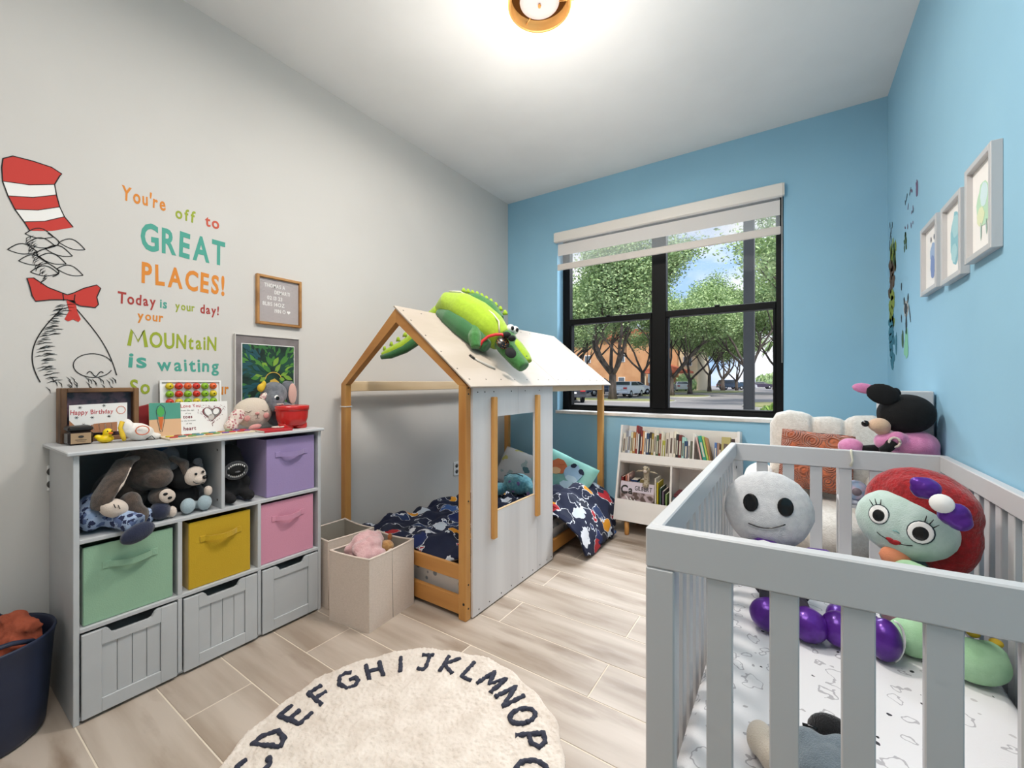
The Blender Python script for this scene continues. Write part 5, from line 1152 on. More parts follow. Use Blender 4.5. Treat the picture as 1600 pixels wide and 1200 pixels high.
bk_('front_lip', ix0, ix1, 0, .012, 0, .068, M=Matrix.Translation((0, 3.330, .560)) @ Matrix.Rotation(-SL, 4, 'X'))
bk_('front_lip', ix0, ix1, 0, .012, 0, .165, M=Matrix.Translation((0, 3.216, .112)) @ Matrix.Rotation(-SL, 4, 'X'))
obj('divider', MB().prism([(3.275, .1285), (3.56, .1285), (3.56, .497), (3.34, .546), (3.325, .56)], .014, surf((-.766, 0, 0), (0, 1, 0), (0, 0, 1))), wbk, bc)
for x in (bx0+.10, bx1-.10):
    for y in (3.245, 3.53): obj('leg', MB().lathe([(0, 0), (.015, 0), (.018, .01), (.019, .112), (0, .112)], (x, y, 0), 16), pine, bc, 'round natural wood leg')
BOOKS = [(-1.158, 0.023, 0.224, 'd8cfc0', 'beige'), (-1.134, 0.019, 0.243, '8a8a92', 'grey'), (-1.114, 0.019, 0.25, 'c8ccd4', 'pale grey'), (-1.094, 0.018, 0.236, 'd6d0a8', 'pale yellow'), (-1.075, 0.021, 0.237, 'b07a3c', 'ochre'), (-1.053, 0.016, 0.294, '8c2a28', 'dark red'), (-1.036, 0.009, 0.225, 'e8e4dc', 'white'), (-1.026, 0.011, 0.226, '2a2a30', 'black'), (-1.014, 0.015, 0.255, '7a1f24', 'maroon'), (-0.997, 0.013, 0.251, 'd89a68', 'peach'), (-0.983, 0.015, 0.243, 'efe9e0', 'ivory'), (-0.966, 0.021, 0.236, '2e4468', 'navy blue'), (-0.943, 0.016, 0.245, '34302c', 'charcoal'), (-0.926, 0.016, 0.236, 'a48a3c', 'olive gold'), (-0.908, 0.018, 0.266, 'e6dcc8', 'cream'), (-0.888, 0.017, 0.225, '4e6a48', 'moss green'), (-0.869, 0.016, 0.239, '8a3c2c', 'brick red'), (-0.851, 0.008, 0.255, 'efe6d2', 'off-white'), (-0.841, 0.021, 0.187, 'a8a438', 'lime yellow'), (-0.818, 0.026, 0.25, 'd4c8b8', 'sand'), (-0.79, 0.03, 0.262, 'e8ddd0', 'wide cream'), (-0.758, 0.016, 0.265, 'efe4cf', 'tall cream'), (-0.74, 0.017, 0.244, '1e1c22', 'black and navy'), (-0.721, 0.022, 0.24, '6e2420', 'brown red'), (-0.697, 0.017, 0.225, 'a8d4c8', 'mint green'), (-0.678, 0.023, 0.195, '1e3c60', 'deep blue'), (-0.652, 0.015, 0.202, 'e6e2dc', 'plain white'), (-0.635, 0.011, 0.198, '6a6a58', 'khaki'), (-0.620, 0.011, 0.256, 'efe8de', 'thin ivory')]
pgm = mat('pages', '#e4dccb', .9); r_ = random.Random(12)
def book(lab, x, w, h, colr, y=3.360, z=.5585, dp=None, lean=0, tilt=-.22, grp='picture books on the top shelf', name='book'):
    dp = dp or .10+.035*r_.random()
    t = thing(name, lab, 'book', (x, y, z), grp); m = mat('book_'+colr, '#'+colr, .55)
    cv = MB().box(0, w, 0, .0016, 0, h, .0004).box(0, .0014, 0, dp, 0, h, 0).box(w-.0014, w, 0, dp, 0, h, 0)
    o = bpy.data.objects.new('cover', cv.mesh('cover', m)); COL.objects.link(o); o.parent = t
    o = bpy.data.objects.new('pages', MB().box(.0016, w-.0016, .0018, dp-.003, .003, h-.003, 0).mesh('pages', pgm)); COL.objects.link(o); o.parent = t
    if w > .014:
        b2 = MB().box(w*.25, w*.75, -.0006, .0002, h*.35, h*.8, 0); m2 = mat('spine_print_'+('dark' if sum(lin(colr)) > .9 else 'light'), '#6a5a50' if sum(lin(colr)) > .9 else '#cfc6b4', .7)
        o = bpy.data.objects.new('spine_print', b2.mesh('spine_print', m2)); COL.objects.link(o); o.parent = t
    t.rotation_euler = (tilt, lean, 0); return t
for i, (x, w, h, c, nm) in enumerate(BOOKS): book('%s picture book standing upright on the top shelf of the bookcase' % nm, x, w, h, c)
book('pink-spined book leaning left in the gap of the top shelf', -.548, .012, .235, 'd8b0a8', lean=-.24)
book('teal green book leaning beside the pink one on the top shelf', -.530, .024, .245, '2c9a82', lean=-.24)
book('lime and white book leaning right of the teal one', -.503, .014, .245, 'a9bf5c', lean=-.24)
book('orange-brown thin book at the end of the leaning row', -.486, .009, .24, 'b5824a', lean=-.24)
for x, w, h, c, nm in ((-.470, .016, .20, '4a6ea8', 'bright blue'), (-.452, .012, .20, 'a88878', 'mauve brown'), (-.439, .012, .15, 'cbb7a0', 'short beige'), (-.424, .058, .245, 'b5a86a', 'thick mottled gold'), (-.360, .022, .235, '3a2624', 'dark brown'), (-.336, .012, .245, 'ece8e4', 'snow white')):
    book('%s book near the right end of the top shelf' % nm, x, w, h, c)
# lower left compartment
LB = dict(tilt=0, z=.1285, grp='books in the lower left compartment')
book('dark red book behind the comic album in the lower compartment', -1.155, .02, .30, '8c2f2c', y=3.345, dp=.14, **LB)
book('salmon pink book standing behind the comic album', -1.120, .012, .315, 'd07a62', y=3.345, dp=.14, **LB)
book('white and pink book standing behind the comic album', -1.104, .014, .33, 'dcb0a8', y=3.345, dp=.14, **LB)
book('navy picture book behind the comic album, left of the giraffe', -1.078, .055, .285, '22406a', y=3.345, dp=.12, **LB)
book('light blue narrow book left of the giraffe', -1.016, .010, .275, '6aa6b4', y=3.345, dp=.12, **LB)
book('olive gold book left of the giraffe', -1.002, .04, .295, '8a7a4a', y=3.345, dp=.12, **LB)
book('white book right of the comic album', -.872, .012, .33, 'd8cfc4', y=3.28, dp=.15, **LB)
book('yellow and black spiral-spined book right of the comic album', -.858, .012, .30, 'c8b42c', y=3.288, dp=.16, **LB)
book('dark green book right of the yellow one', -.838, .012, .26, '3f5a4a', y=3.288, dp=.17, **LB)
book('mauve grey book beside the compartment divider', -.818, .014, .24, '6a5a6a', y=3.288, dp=.17, **LB)
book('small green book against the divider', -.794, .012, .22, '7d9a5a', y=3.288, dp=.15, **LB)
# comic album with title
ca = thing('comic_album', 'large comic album titled GILBERT standing in front in the lower compartment', 'book', (-1.0, 3.25, .13))
CAM = Matrix.Translation((-1.15, 3.247, .1285)) @ Matrix.Rotation(-.26, 4, 'X')
am_ = mat('album_art', '#b9a6a8', .5, '#5a4640', 22, lo=.42, hi=.56, detail=2)
obj('cover', MB().box(0, .27, 0, .007, 0, .285, .001, M=CAM), am_, ca)
AC = CAM @ surf((0, -.0006, 0), (1, 0, 0), (0, 0, 1)); a_ = MB()
a_.prism([(.004, .205), (.266, .205), (.266, .281), (.004, .281)], .0005, AC, 1)
text(a_, 'GILBERT', Matrix.Translation((0, -.0006, 0)) @ AC @ Matrix.Translation((.118, .222, 0)), .046, 0, .02, .0006, .135, .05, 8)
text(a_, 'Ca', Matrix.Translation((0, -.0006, 0)) @ AC @ Matrix.Translation((.008, .190, 0)), .085, 0, .03, .0006, .10, .1, 8)
for k in range(6): stroke(a_, [(.05+k*.035, .17-.01*k), (.08+k*.035, .13-.008*k), (.11+k*.03, .125)], .006, AC, 2)
obj('cover_print', a_, [mat('ink_dark', '#33302f', .8), mat('album_pale', '#d2c6cf', .6), wht], ca)
# giraffe
gi = thing('plush_giraffe', 'small beige plush giraffe sitting behind the comic album', 'plush toy', (-.94, 3.36, .40))
gf = spots('giraffe', '#b3a58e', ['#8a765c', '#a8977c', '#8a765c'], 60, .35)
blob('body', MB().ell((-.945, 3.34, .36), (.035, .03, .05)).tube([(-.945, 3.33, .38), (-.945, 3.325, .45), (-.945, 3.32, .50)], [.026, .022, .024], 10).ell((-.945, 3.31, .515), (.030, .034, .028)).ell((-.945, 3.295, .395), (.026, .022, .022)), gf, gi, vox=.006)
for s in (-1, 1): blob('ear', MB().tube([(-.945+s*.02, 3.32, .50), (-.945+s*.06, 3.325, .495), (-.945+s*.085, 3.33, .485)], [.008, .016, .007], 8, flat=.5), gf, gi, vox=.005)
blob('snout', MB().ell((-.945, 3.285, .505), (.016, .014, .014)), furm('cream', '#dccbbd'), gi, vox=.004)
for s in (-1, 1): obj('eye', MB().ell((-.945+s*.016, 3.283, .525), (.004, .004, .005)), eye_m, gi)
obj('box_file', MB().box(-.985, -.9, 3.36, 3.48, .1285, .31, .002), mat('book_8a7a4a', '#8a7a4a'), None, 'upright brown box file carrying the small giraffe', 'box')
# stack in the right compartment
z = .1285
for nm, c, h in (('purple', '7a3f6a', .06), ('violet', '8a5a94', .035), ('yellow', 'd2a92c', .035), ('black', '2c2a2a', .012), ('teal', '5f8a88', .022), ('tan', 'b58f62', .018), ('grey blue', '5c6f7c', .03), ('dark wine', '6a3038', .02)):
    t = thing('book', '%s book lying in the stack in the right compartment' % nm, 'book', (-.6, 3.36, z), 'stacked books in the right compartment')
    dx_ = r_.uniform(-.006, .006); m = mat('book_'+c, '#'+c, .55)
    obj('cover', MB().box(-.73+dx_, -.50+dx_, 3.262, 3.44, z, z+.002, 0).box(-.73+dx_, -.50+dx_, 3.262, 3.44, z+h-.002, z+h, 0).box(-.73+dx_, -.50+dx_, 3.262, 3.2645, z, z+h, 0), m, t)
    obj('pages', MB().box(-.727+dx_, -.503+dx_, 3.265, 3.437, z+.002, z+h-.002, 0), pgm, t); z += h+.0005

# ================================================================== ARMCHAIR
bou = mat('cream_boucle', '#eae3da', .98, '#e0d8ce', 60, bump=1, bscale=140, sheen=.3)
ch = thing('armchair', 'cream boucle armchair with a channelled back in the right far corner', 'armchair', (.16, 2.98, 0))
for i, (x, zt, rx) in enumerate(((.005, 1.035, .112), (.18, 1.0, .105), (.36, 1.01, .125))):
    pass
    if 0: blob('back_channel', MB().tube([(x, 3.20, .36), (x, 3.19, .65), (x, 3.20, zt-.05)], [rx, rx*1.02, rx], 18, flat=.8).ell((x, 3.205, zt-.055), (rx, .085, .055)), bou, ch, vox=.014)
def back_pt(u, v):
    x = -.115+.605*u; import bisect
    kx = [-.115, -.08, -.01, .06, .13, .2, .265, .32, .40, .455, .49]; kz = [.93, 1.0, 1.022, 1.012, .985, .990, .975, 1.0, 1.005, .98, .92]
    i = min(max(bisect.bisect(kx, x)-1, 0), 9); zt = kz[i]+(kz[i+1]-kz[i])*(x-kx[i])/(kx[i+1]-kx[i])
    sm = min(abs(x-.115), abs(x-.27)); t = .088*(1-.38*math.exp(-(sm/.016)**2))*max(0, 1-(2*u-1)**8)**.5+.002
    a = 2*PI*v; c, s = math.cos(a), math.sin(a)
    yy = 3.215-t*math.copysign(abs(c)**.6, c); zz = .66+(zt-.66)*math.copysign(abs(s)**.45, s) if s > 0 else .66+.30*math.copysign(abs(s)**.45, s)
    zz -= .009*math.exp(-(sm/.012)**2)*(1 if s > .5 else 0)
    return (x, yy, zz)
bk = MB().grid(84, 40, back_pt); obj('backrest', bk, bou, ch)
blob('seat', MB().ell((.16, 2.90, .42), (.30, .28, .11)).ell((.16, 2.85, .40), (.28, .24, .12)).ell((.16, 3.05, .42), (.28, .14, .10)), bou, ch, vox=.016)
for x in (-.165, .425): blob('arm', MB().tube([(x, 3.20, .60), (x, 3.0, .62), (x, 2.80, .60), (x, 2.69, .50)], [.075, .08, .08, .07], 16).tube([(x, 3.15, .42), (x, 2.76, .42)], [.08, .08], 14), bou, ch, vox=.014)
obj('base', MB().box(-.16, .43, 2.70, 3.27, .10, .34, .03), bou, ch)
for x in (-.10, .37):
    for y in (2.76, 3.2): obj('leg', MB().lathe([(0, 0), (.014, 0), (.022, .11), (0, .11)], (x, y, 0), 12), pine, ch)
rustc = mat('rust_plush', '#d0744e', .95, '#bb5f3a', 16, bump=1, bscale=45, sheen=.4)
tr, br_ = nodes(rustc)
wv = tr.nodes.new('ShaderNodeTexVoronoi'); wv.inputs['Scale'].default_value = 14; wl = tr.nodes.new('ShaderNodeMath'); wl.operation = 'SINE'; ml_ = tr.nodes.new('ShaderNodeMath'); ml_.operation = 'MULTIPLY'; ml_.inputs[1].default_value = 42
tr.links.new([n for n in tr.nodes if n.type == 'TEX_COORD'][0].outputs['Object'], wv.inputs['Vector']); tr.links.new(wv.outputs['Distance'], ml_.inputs[0]); tr.links.new(ml_.outputs[0], wl.inputs[0])
bpn = [n for n in tr.nodes if n.type == 'BUMP'][0]; tr.links.new(wl.outputs[0], bpn.inputs['Height']); bpn.inputs['Distance'].default_value = .006
cushion('throw_pillow', 'rust orange textured throw pillow on the cream armchair', 'pillow', .37, .36, .13, rustc, (.12, 3.035, .735), (math.radians(-14), math.radians(4), 0), ruf=.01)

# side rack behind the crib
rk = thing('side_rack', 'white open side rack between the crib and the armchair', 'rack', (.34, 2.49, 0))
for x in (.185, .487):
    for y in (2.385, 2.585): obj('post', MB().box(x, x+.018, y, y+.018, 0, .862, .002), white_paint, rk)
for z_ in (.25, .64, .850): obj('shelf', MB().box(.185, .505, 2.385, 2.603, z_, z_+.012, .002), white_paint, rk)
tw = thing('storage_box', 'tall white box with folded blue cloth in the right far corner behind the toy', 'box', (.45, 2.56, .862))
obj('box_body', MB().box(.335, .512, 2.50, 2.60, .8625, 1.16, .004), white_paint, tw)
blob('folded_cloth', MB().ell((.47, 2.49, 1.10), (.03, .02, .03)).ell((.42, 2.49, 1.12), (.04, .02, .022)).ell((.48, 2.495, 1.05), (.018, .018, .05)), mat('blue_cloth', '#7da7b8', .9, bump=.5, bscale=60), tw, vox=.006, disp=.012, dscale=.03)
gb_ = thing('snow_globe', 'round glass globe ornament seen through the crib slats', 'globe', (.243, 2.435, .653))
obj('base', MB().lathe([(0, 0), (.035, 0), (.032, .018), (0, .018)], (.243, 2.435, .653), 20), mat('globe_base', '#cfd3e0', .5), gb_)
obj('sphere', MB().ell((.243, 2.435, .712), .045), mat('globe_blue', '#a8c0dc', .1, '#d8c4d8', 30, coat=.5), gb_); obj('figure', MB().ell((.243, 2.396, .712), (.018, .012, .018)), mat('globe_core', '#8a7a80', .4), gb_)
# pink-dressed plush seen from behind
pd = thing('plush_dog', 'black plush toy with long oval ears and pink dress seen from behind', 'plush toy', (.40, 2.42, .862))
bk2 = mat('plush_jet', '#0a090a', .95, bump=.5, bscale=300); pkd = mat('pink_velour', '#d888b4', .9, '#cf7caa', 40, bump=.6, bscale=250, sheen=.5)
blob('head', MB().ell((.405, 2.405, 1.065), (.098, .075, .085)), bk2, pd)
blob('ear', MB().ell((.325, 2.36, 1.148), (.060, .018, .045), rot=R3('Y', 25)), bk2, pd, vox=.006)
blob('far_ear', MB().ell((.268, 2.385, 1.172), (.046, .014, .024), rot=R3('Y', 12)), pkd, pd, vox=.005)
blob('crown_ear', MB().ell((.375, 2.43, 1.148), (.022, .016, .03)), bk2, pd, vox=.006)
obj('hair_ribbon', MB().ell((.352, 2.385, 1.145), (.020, .018, .020)).ell((.368, 2.38, 1.128), (.014, .014, .016)), mat('lavender_ribbon', '#b79ad0', .6), pd)
blob('muzzle', MB().ell((.315, 2.37, 1.015), (.040, .035, .032)).ell((.325, 2.38, 1.0), (.03, .03, .03)), furm('tan_face', '#d9b698'), pd, vox=.006)
blob('dress', MB().ell((.43, 2.415, .935), (.085, .075, .065)).ell((.47, 2.42, .905), (.045, .06, .04)).ell((.345, 2.385, .945), (.05, .045, .04)).ell((.37, 2.355, .965), (.034, .03, .03)), pkd, pd)
obj('sleeve_cuff', MB().tube([(.358+.017*math.cos(a), 2.328, .950+.019*math.sin(a)) for a in [k*PI/8 for k in range(17)]], .005, 6), creamf, pd)
blob('arm', MB().tube([(.355, 2.345, .95), (.34, 2.335, .925), (.315, 2.34, .905)], [.022, .020, .018], 10), bk2, pd, vox=.006)
blob('shoe', MB().ell((.225, 2.43, .905), (.050, .045, .042)), pkd, pd); blob('leg', MB().tube([(.26, 2.42, .90), (.32, 2.41, .91)], [.018, .02], 8), bk2, pd, vox=.006)
obj('nose', MB().ell((.268, 2.36, 1.02), (.014, .012, .014)), eye_m, pd)

# ================================================================== CRIB
KX0, KX1, KY0, KY1, KZ = -.243, .513, .847, 2.262, .91
SH = Matrix(((1, 0, 0, 0), (.081, 1, 0, .081*.243), (0, 0, 1, 0), (0, 0, 0, 1)))
cb_ = thing('baby_crib', 'white wooden baby crib with vertical slats in the right foreground', 'crib', (.13, 1.6, 0))
def kb(nm, *a, c=.003): return obj(nm, MB().box(*a, c, M=SH), white_paint, cb_)
# end panels
for y0 in (KY0, KY1-.028):
    kb('end_rail', KX0, KX1, y0, y0+.028, KZ-.079, KZ)
    kb('post', KX0, KX0+.054, y0, y0+.028, 0, KZ-.0795); kb('post', KX1-.054, KX1, y0, y0+.028, 0, KZ-.0795)
    kb('lower_rail', KX0+.054, KX1-.054, y0+.004, y0+.024, .20, .265)
    for k in range(6): kb('slat', -.1335+k*.1015, -.0895+k*.1015, y0+.006, y0+.022, .265, KZ-.0795, c=.002)
for x0 in (KX0, KX1-.028):
    kb('side_rail', x0, x0+.028, KY0+.0285, KY1-.0285, KZ-.062, KZ)
    kb('lower_rail', x0+.004, x0+.024, KY0+.0285, KY1-.0285, .20, .265)
    for k in range(15): kb('slat', x0+.006, x0+.022, KY0+.075+k*.0845, KY0+.115+k*.0845, .265, KZ-.062, c=.002)
kb('mattress_support', KX0+.03, KX1-.03, KY0+.03, KY1-.03, .24, .262)
for p in ((KX0+.029, KY1-.045, .80), (KX0+.029, KY0+.045, .80)): obj('bolt_cover', MB().lathe([(0, .002), (.006, .002), (.007, 0)], n=10, M=SH @ surf(p, (0, 1, 0), (0, 0, 1))), screwm, cb_)
obj('fabric_tie', MB().tube([(.212, 2.268, .915), (.212, 2.262, .90), (.216, 2.260, .87), (.210, 2.262, .845)], [.004, .005, .004, .006], 6), mat('ribbon_cream', '#dad6c4', .8), cb_)
# mattress with printed sheet
sh2 = spots('crib_sheet', '#e2e0e2', ['#2e2e33', '#b5b1b3', '#a9a6aa', '#c4c0c2', '#3a3a40'], 26, .13, warp=.015, bump=.15)
ts, bs = nodes(sh2)
v2 = ts.nodes.new('ShaderNodeTexVoronoi'); v2.inputs['Scale'].default_value = 15; mg = ts.nodes.new('ShaderNodeMath'); mg.operation = 'SUBTRACT'; mg.inputs[1].default_value = .30
ab_ = ts.nodes.new('ShaderNodeMath'); ab_.operation = 'ABSOLUTE'; lt_ = ts.nodes.new('ShaderNodeMath'); lt_.operation = 'LESS_THAN'; lt_.inputs[1].default_value = .028
tcn = [n for n in ts.nodes if n.type == 'TEX_COORD'][0]; nn_ = ts.nodes.new('ShaderNodeTexNoise'); nn_.inputs['Scale'].default_value = 22; vm2 = ts.nodes.new('ShaderNodeVectorMath'); vm2.operation = 'MULTIPLY_ADD'; vm2.inputs[1].default_value = (.07,)*3
ts.links.new(tcn.outputs['Object'], nn_.inputs['Vector']); ts.links.new(nn_.outputs['Color'], vm2.inputs[0]); ts.links.new(tcn.outputs['Object'], vm2.inputs[2]); ts.links.new(vm2.outputs[0], v2.inputs['Vector'])
ts.links.new(v2.outputs['Distance'], mg.inputs[0]); ts.links.new(mg.outputs[0], ab_.inputs[0]); ts.links.new(ab_.outputs[0], lt_.inputs[0])
mm = ts.nodes.new('ShaderNodeMix'); mm.data_type = 'RGBA'; mm.inputs[7].default_value = (*lin('#b3b0b4'), 1)
prevl = bs.inputs['Base Color'].links[0].from_socket; ts.links.new(prevl, mm.inputs[6]); ts.links.new(lt_.outputs[0], mm.inputs[0]); ts.links.new(mm.outputs[2], bs.inputs['Base Color'])
km = thing('crib_mattress', 'crib mattress in a white sheet with small grey line prints and dots', 'mattress', (.13, 1.6, .27))
def km_pt(u, v):
    x = KX0+.035+(KX1-KX0-.07)*u; y = KY0+.033+(KY1-KY0-.066)*v
    e = min(u, 1-u, (v)*1.9, (1-v)*1.9); z = .40-.03*max(0, 1-e/.05)**2+.003*noise.noise(Vector((x*9, y*9, 0)))
    p = SH @ Vector((x, y, z)); return tuple(p)
obj('sheet_top', MB().grid(40, 60, km_pt), sh2, km)
obj('mattress_body', MB().box(KX0+.035, KX1-.035, KY0+.033, KY1-.033, .263, .372, .02, M=SH), sh2, km)
# --- white round plush
wp = thing('plush_ghost', 'white round-faced plush with black oval eyes and purple bow tie in the crib', 'plush toy', (-.05, 1.8, .40))
wpf = furm('white', '#dcdbdc', '#d2d1d3'); purp = mat('purple_satin', '#5e2894', .28, '#481a78', 12, metal=.35, bump=.3, bscale=60)
F1 = FM((-.074, 1.815, .730), (.02, -1, .10), (0, .06, 1)) @ Matrix.Scale(.81, 4)
hw = blob('head', E(E(MB(), F1, (0, -.01, 0), (.183, .085, .172)), F1, (0, 0, -.03), (.17, .085, .15)), wpf, wp)
def face(mb, M, x, z, rx, rz, R, ay, tilt=0, th=.004, back=0):
    """patch hugging the ellipsoid face (radii R, depth ay) at local x,z"""
    y = ay*math.sqrt(max(0, 1-(x/R[0])**2-(z/R[1])**2))+back
    nrm = Vector((x/R[0]**2, y/ay**2, z/R[1]**2)).normalized()
    q = nrm.to_track_quat('Y', 'Z').to_matrix() @ R3('Y', tilt)
    return mb.ell((x, y, z), (rx, th, rz), 0, 16, 9, q, M)
obj('eye', face(MB(), F1, .062, .030, .031, .040, (.183, .172), .082, 0), eye_m, hw); obj('eye', face(MB(), F1, -.070, .030, .031, .040, (.183, .172), .082, 0), eye_m, hw)
sm_ = [(.070-.14*k/14, 0, -.062-.018*math.sin(PI*k/14)+.02*(k/14)) for k in range(15)]
sm_ = [(x, .0905*math.sqrt(max(0, 1-(x/.183)**2-(z_/.172)**2))+.003, z_) for x, _, z_ in sm_]
obj('smile', MB().tube(sm_, .0026, 6, M=F1), eye_m, hw)
blob('body', MB().ell((-.04, 1.82, .50), (.09, .075, .10)).ell((-.03, 1.80, .465), (.095, .08, .062)), mat('charcoal_suit', '#2a2530', .9), wp)
bt = MB()
BT = FM((.0, 1.735, .600), (0, -1, 0))
bt.prism([(0, .012), (.05, .035), (.10, .038), (.135, .02), (.125, -.03), (.10, -.045), (.08, -.03), (.05, -.045), (.03, -.02), (0, -.012), (-.03, -.02), (-.05, -.045), (-.08, -.03), (-.10, -.045), (-.125, -.03), (-.135, .02), (-.10, .038), (-.05, .035)], .018, BT @ Matrix.Rotation(PI/2, 4, 'X'))
btie = obj('bow_tie', bt, purp, wp); obj('knot', MB().ell((0, .012, 0), (.024, .018, .020), M=BT), bk2, btie)
for sx in (-1, 1): obj('edge_piping', MB().tube([(sx*.03, .008, .027), (sx*.08, .008, .038), (sx*.125, .008, .024)], .003, 6, M=BT), wht, btie)
def bp_foot(c, par, m=purp): return blob('foot', MB().ell(c, (.055, .05, .052)).ell((c[0], c[1]+.03, c[2]-.005), (.045, .05, .045)), m, par, vox=.008)
bp_foot((-.061, 1.572, .455), wp); bp_foot((.043, 1.577, .453), wp)
for a, b in (((-.061, 1.60, .45), (-.07, 1.78, .45)), ((.043, 1.60, .45), (.01, 1.78, .45))): blob('leg', MB().tube([a, b], [.026, .03], 12), mat('charcoal_suit', '#2a2530', .9), wp)
# --- red-haired rag doll
rd = thing('rag_doll', 'large red-haired rag doll with pale mint face and purple satin bow in the crib', 'plush toy', (.32, 1.78, .40))
mint = mat('mint_plush', '#c3d6cf', .95, '#b9cfc6', 30, bump=.5, bscale=300, sheen=.3); redh = mat('red_yarn', '#a5141a', .95, '#8a0f16', 60, bump=1, bscale=120, sheen=.3); mintd = mat('mint_green', '#a8d0a8', .9, '#9cc69c', 20, bump=.4, bscale=300)
F2 = FM((.312, 1.735, .790), (-.36, -.93, .02), (.22, 0, 1)) @ Matrix.Scale(.83, 4)
blob('hair', E(E(E(MB(), F2, (0, -.045, .028), (.168, .09, .150)), F2, (-.10, -.05, -.06), (.08, .06, .13)), F2, (-.02, -.01, .075), (.135, .075, .085)), redh, rd)
fd = blob('face', E(MB(), F2, (.018, .012, -.035), (.150, .085, .125)), mint, rd)
F3 = F2 @ Matrix.Translation((.018, .012, -.035)); RF = (.150, .125)
for x, zz, s in ((.062, .022, 1.0), (-.056, .012, 1.12)):
    e_ = obj('eye', face(MB(), F3, x, zz, .030*s, .034*s, RF, .083), wht, fd)
    obj('eye_outline', face(MB(), F3, x, zz, .033*s, .037*s, RF, .080), mat('thread_dark2', '#1b3038', .8), fd)
    obj('pupil', face(MB(), F3, x-.001, zz-.003, .019*s, .022*s, RF, .0865), eye_m, e_)
    for k in range(3):
        a = .8+k*.35 if x > 0 else 2.34-k*.35
        p0 = (x+.032*s*math.cos(a), .075, zz+.037*s*math.sin(a)); p1 = (x+.050*s*math.cos(a)+.003, .066, zz+.055*s*math.sin(a))
        obj('lash', MB().tube([p0, p1], [.0022, .001], 5, M=F3), eye_m, e_)
lp = MB(); face(lp, F3, .014, -.053, .012, .008, RF, .083); face(lp, F3, -.006, -.053, .012, .008, RF, .083); face(lp, F3, .004, -.060, .014, .007, RF, .083)
obj('lips', lp, mat('lip_red', '#a81c24', .7), fd)
obj('nose_stitch', MB().tube([(.012, .0855, -.014), (.002, .0865, -.011), (-.008, .086, -.016)], .0018, 5, M=F3), mat('thread_teal', '#6fa5a5', .9), fd)
for s in (-1, 1): obj('smile_line', MB().tube([(.004+s*.018, .081, -.053), (.004+s*.036, .077, -.050), (.004+s*.050, .073, -.044)], .0017, 5, M=F3), eye_m, fd)
bw_ = blob('bow', MB().ell((.310, 1.600, .905), (.034, .024, .030)).ell((.298, 1.600, .918), (.022, .020, .018)).ell((.362, 1.580, .846), (.034, .024, .032)).ell((.372, 1.578, .832), (.026, .022, .026)), purp, rd, vox=.004, it=3, disp=.006, dscale=.02)
obj('round_button', MB().lathe([(0, 0), (.022, 0), (.025, .004), (.022, .009), (0, .011)], n=20, M=FM((.335, 1.566, .876), (-.3, -1, .1)) @ Matrix.Rotation(-PI/2, 4, 'X')), wht, bw_)
blob('body', MB().ell((.33, 1.79, .55), (.09, .075, .13)).ell((.33, 1.77, .47), (.10, .09, .07)), mat('doll_dress', '#8a6a72', .9, '#5d7c86', 18, lo=.48, hi=.52, bump=.3), rd)
blob('arm', MB().tube([(.26, 1.73, .62), (.285, 1.66, .648), (.345, 1.60, .640), (.40, 1.57, .60)], [.028, .034, .036, .028], 12), mintd, rd)
blob('hand', MB().ell((.262, 1.70, .668), (.040, .026, .034), rot=R3('Y', 25)), mat('peach_plush', '#d98a66', .95, bump=.4), rd)
blob('leg', MB().tube([(.32, 1.78, .455), (.305, 1.70, .455), (.296, 1.665, .455)], [.04, .05, .05], 12).ell((.296, 1.665, .455), (.062, .05, .054)), mintd, rd)
blob('foot', MB().ell((.405, 1.61, .458), (.072, .055, .056)).ell((.44, 1.635, .468), (.038, .04, .04)).tube([(.36, 1.76, .45), (.40, 1.66, .45)], .035, 10), mintd, rd)
for p in ((.415, 1.655, .512), (.458, 1.655, .50)): obj('yellow_ruffle', MB().ell(p, (.014, .016, .010)), mat('ribbon_yellow', '#d9b42c', .7), rd)
# --- purple cushion toy
pc_ = thing('plush_cushion', 'pair of purple satin plush boots between the white plush and the doll', 'plush toy', (.17, 1.6, .40))
blob('boot', MB().ell((.118, 1.598, .455), (.045, .05, .052)).ell((.125, 1.68, .45), (.035, .07, .042)), purp, pc_)
blob('boot', MB().ell((.222, 1.590, .462), (.042, .05, .060)).ell((.19, 1.67, .45), (.05, .06, .046)), purp, pc_)
obj('white_piping', MB().tube([(.24+.028*math.cos(a), 1.575+.02*math.cos(a)+.01, .465+.058*math.sin(a)) for a in [-1.4+k*.28 for k in range(11)]], .003, 6), wht, pc_)
# --- grey bear near the front
gbm = furm('slate', '#6f7b84', '#65717a')
gp = thing('plush_bear', 'slate grey plush bear with round black ear lying at the near end of the crib', 'plush toy', (.06, 1.02, .40))
blob('body', MB().ell((.07, 1.00, .445), (.075, .075, .048)).ell((.03, 1.045, .45), (.04, .04, .04)).ell((.09, 1.055, .455), (.042, .035, .042)), gbm, gp)
blob('ear', MB().ell((.070, 1.105, .462), (.044, .018, .040)), furm('black2', '#17161a'), gp, vox=.006)
blob('paw', MB().ell((-.055, 1.05, .430), (.028, .045, .028)).ell((-.03, 1.01, .430), (.03, .03, .026)), furm('ivory', '#d9cab8'), gp, vox=.006)
obj('seam', MB().tube([(.02, 1.075, .478), (.035, 1.078, .478), (.045, 1.073, .480)], .003, 6), eye_m, gp)

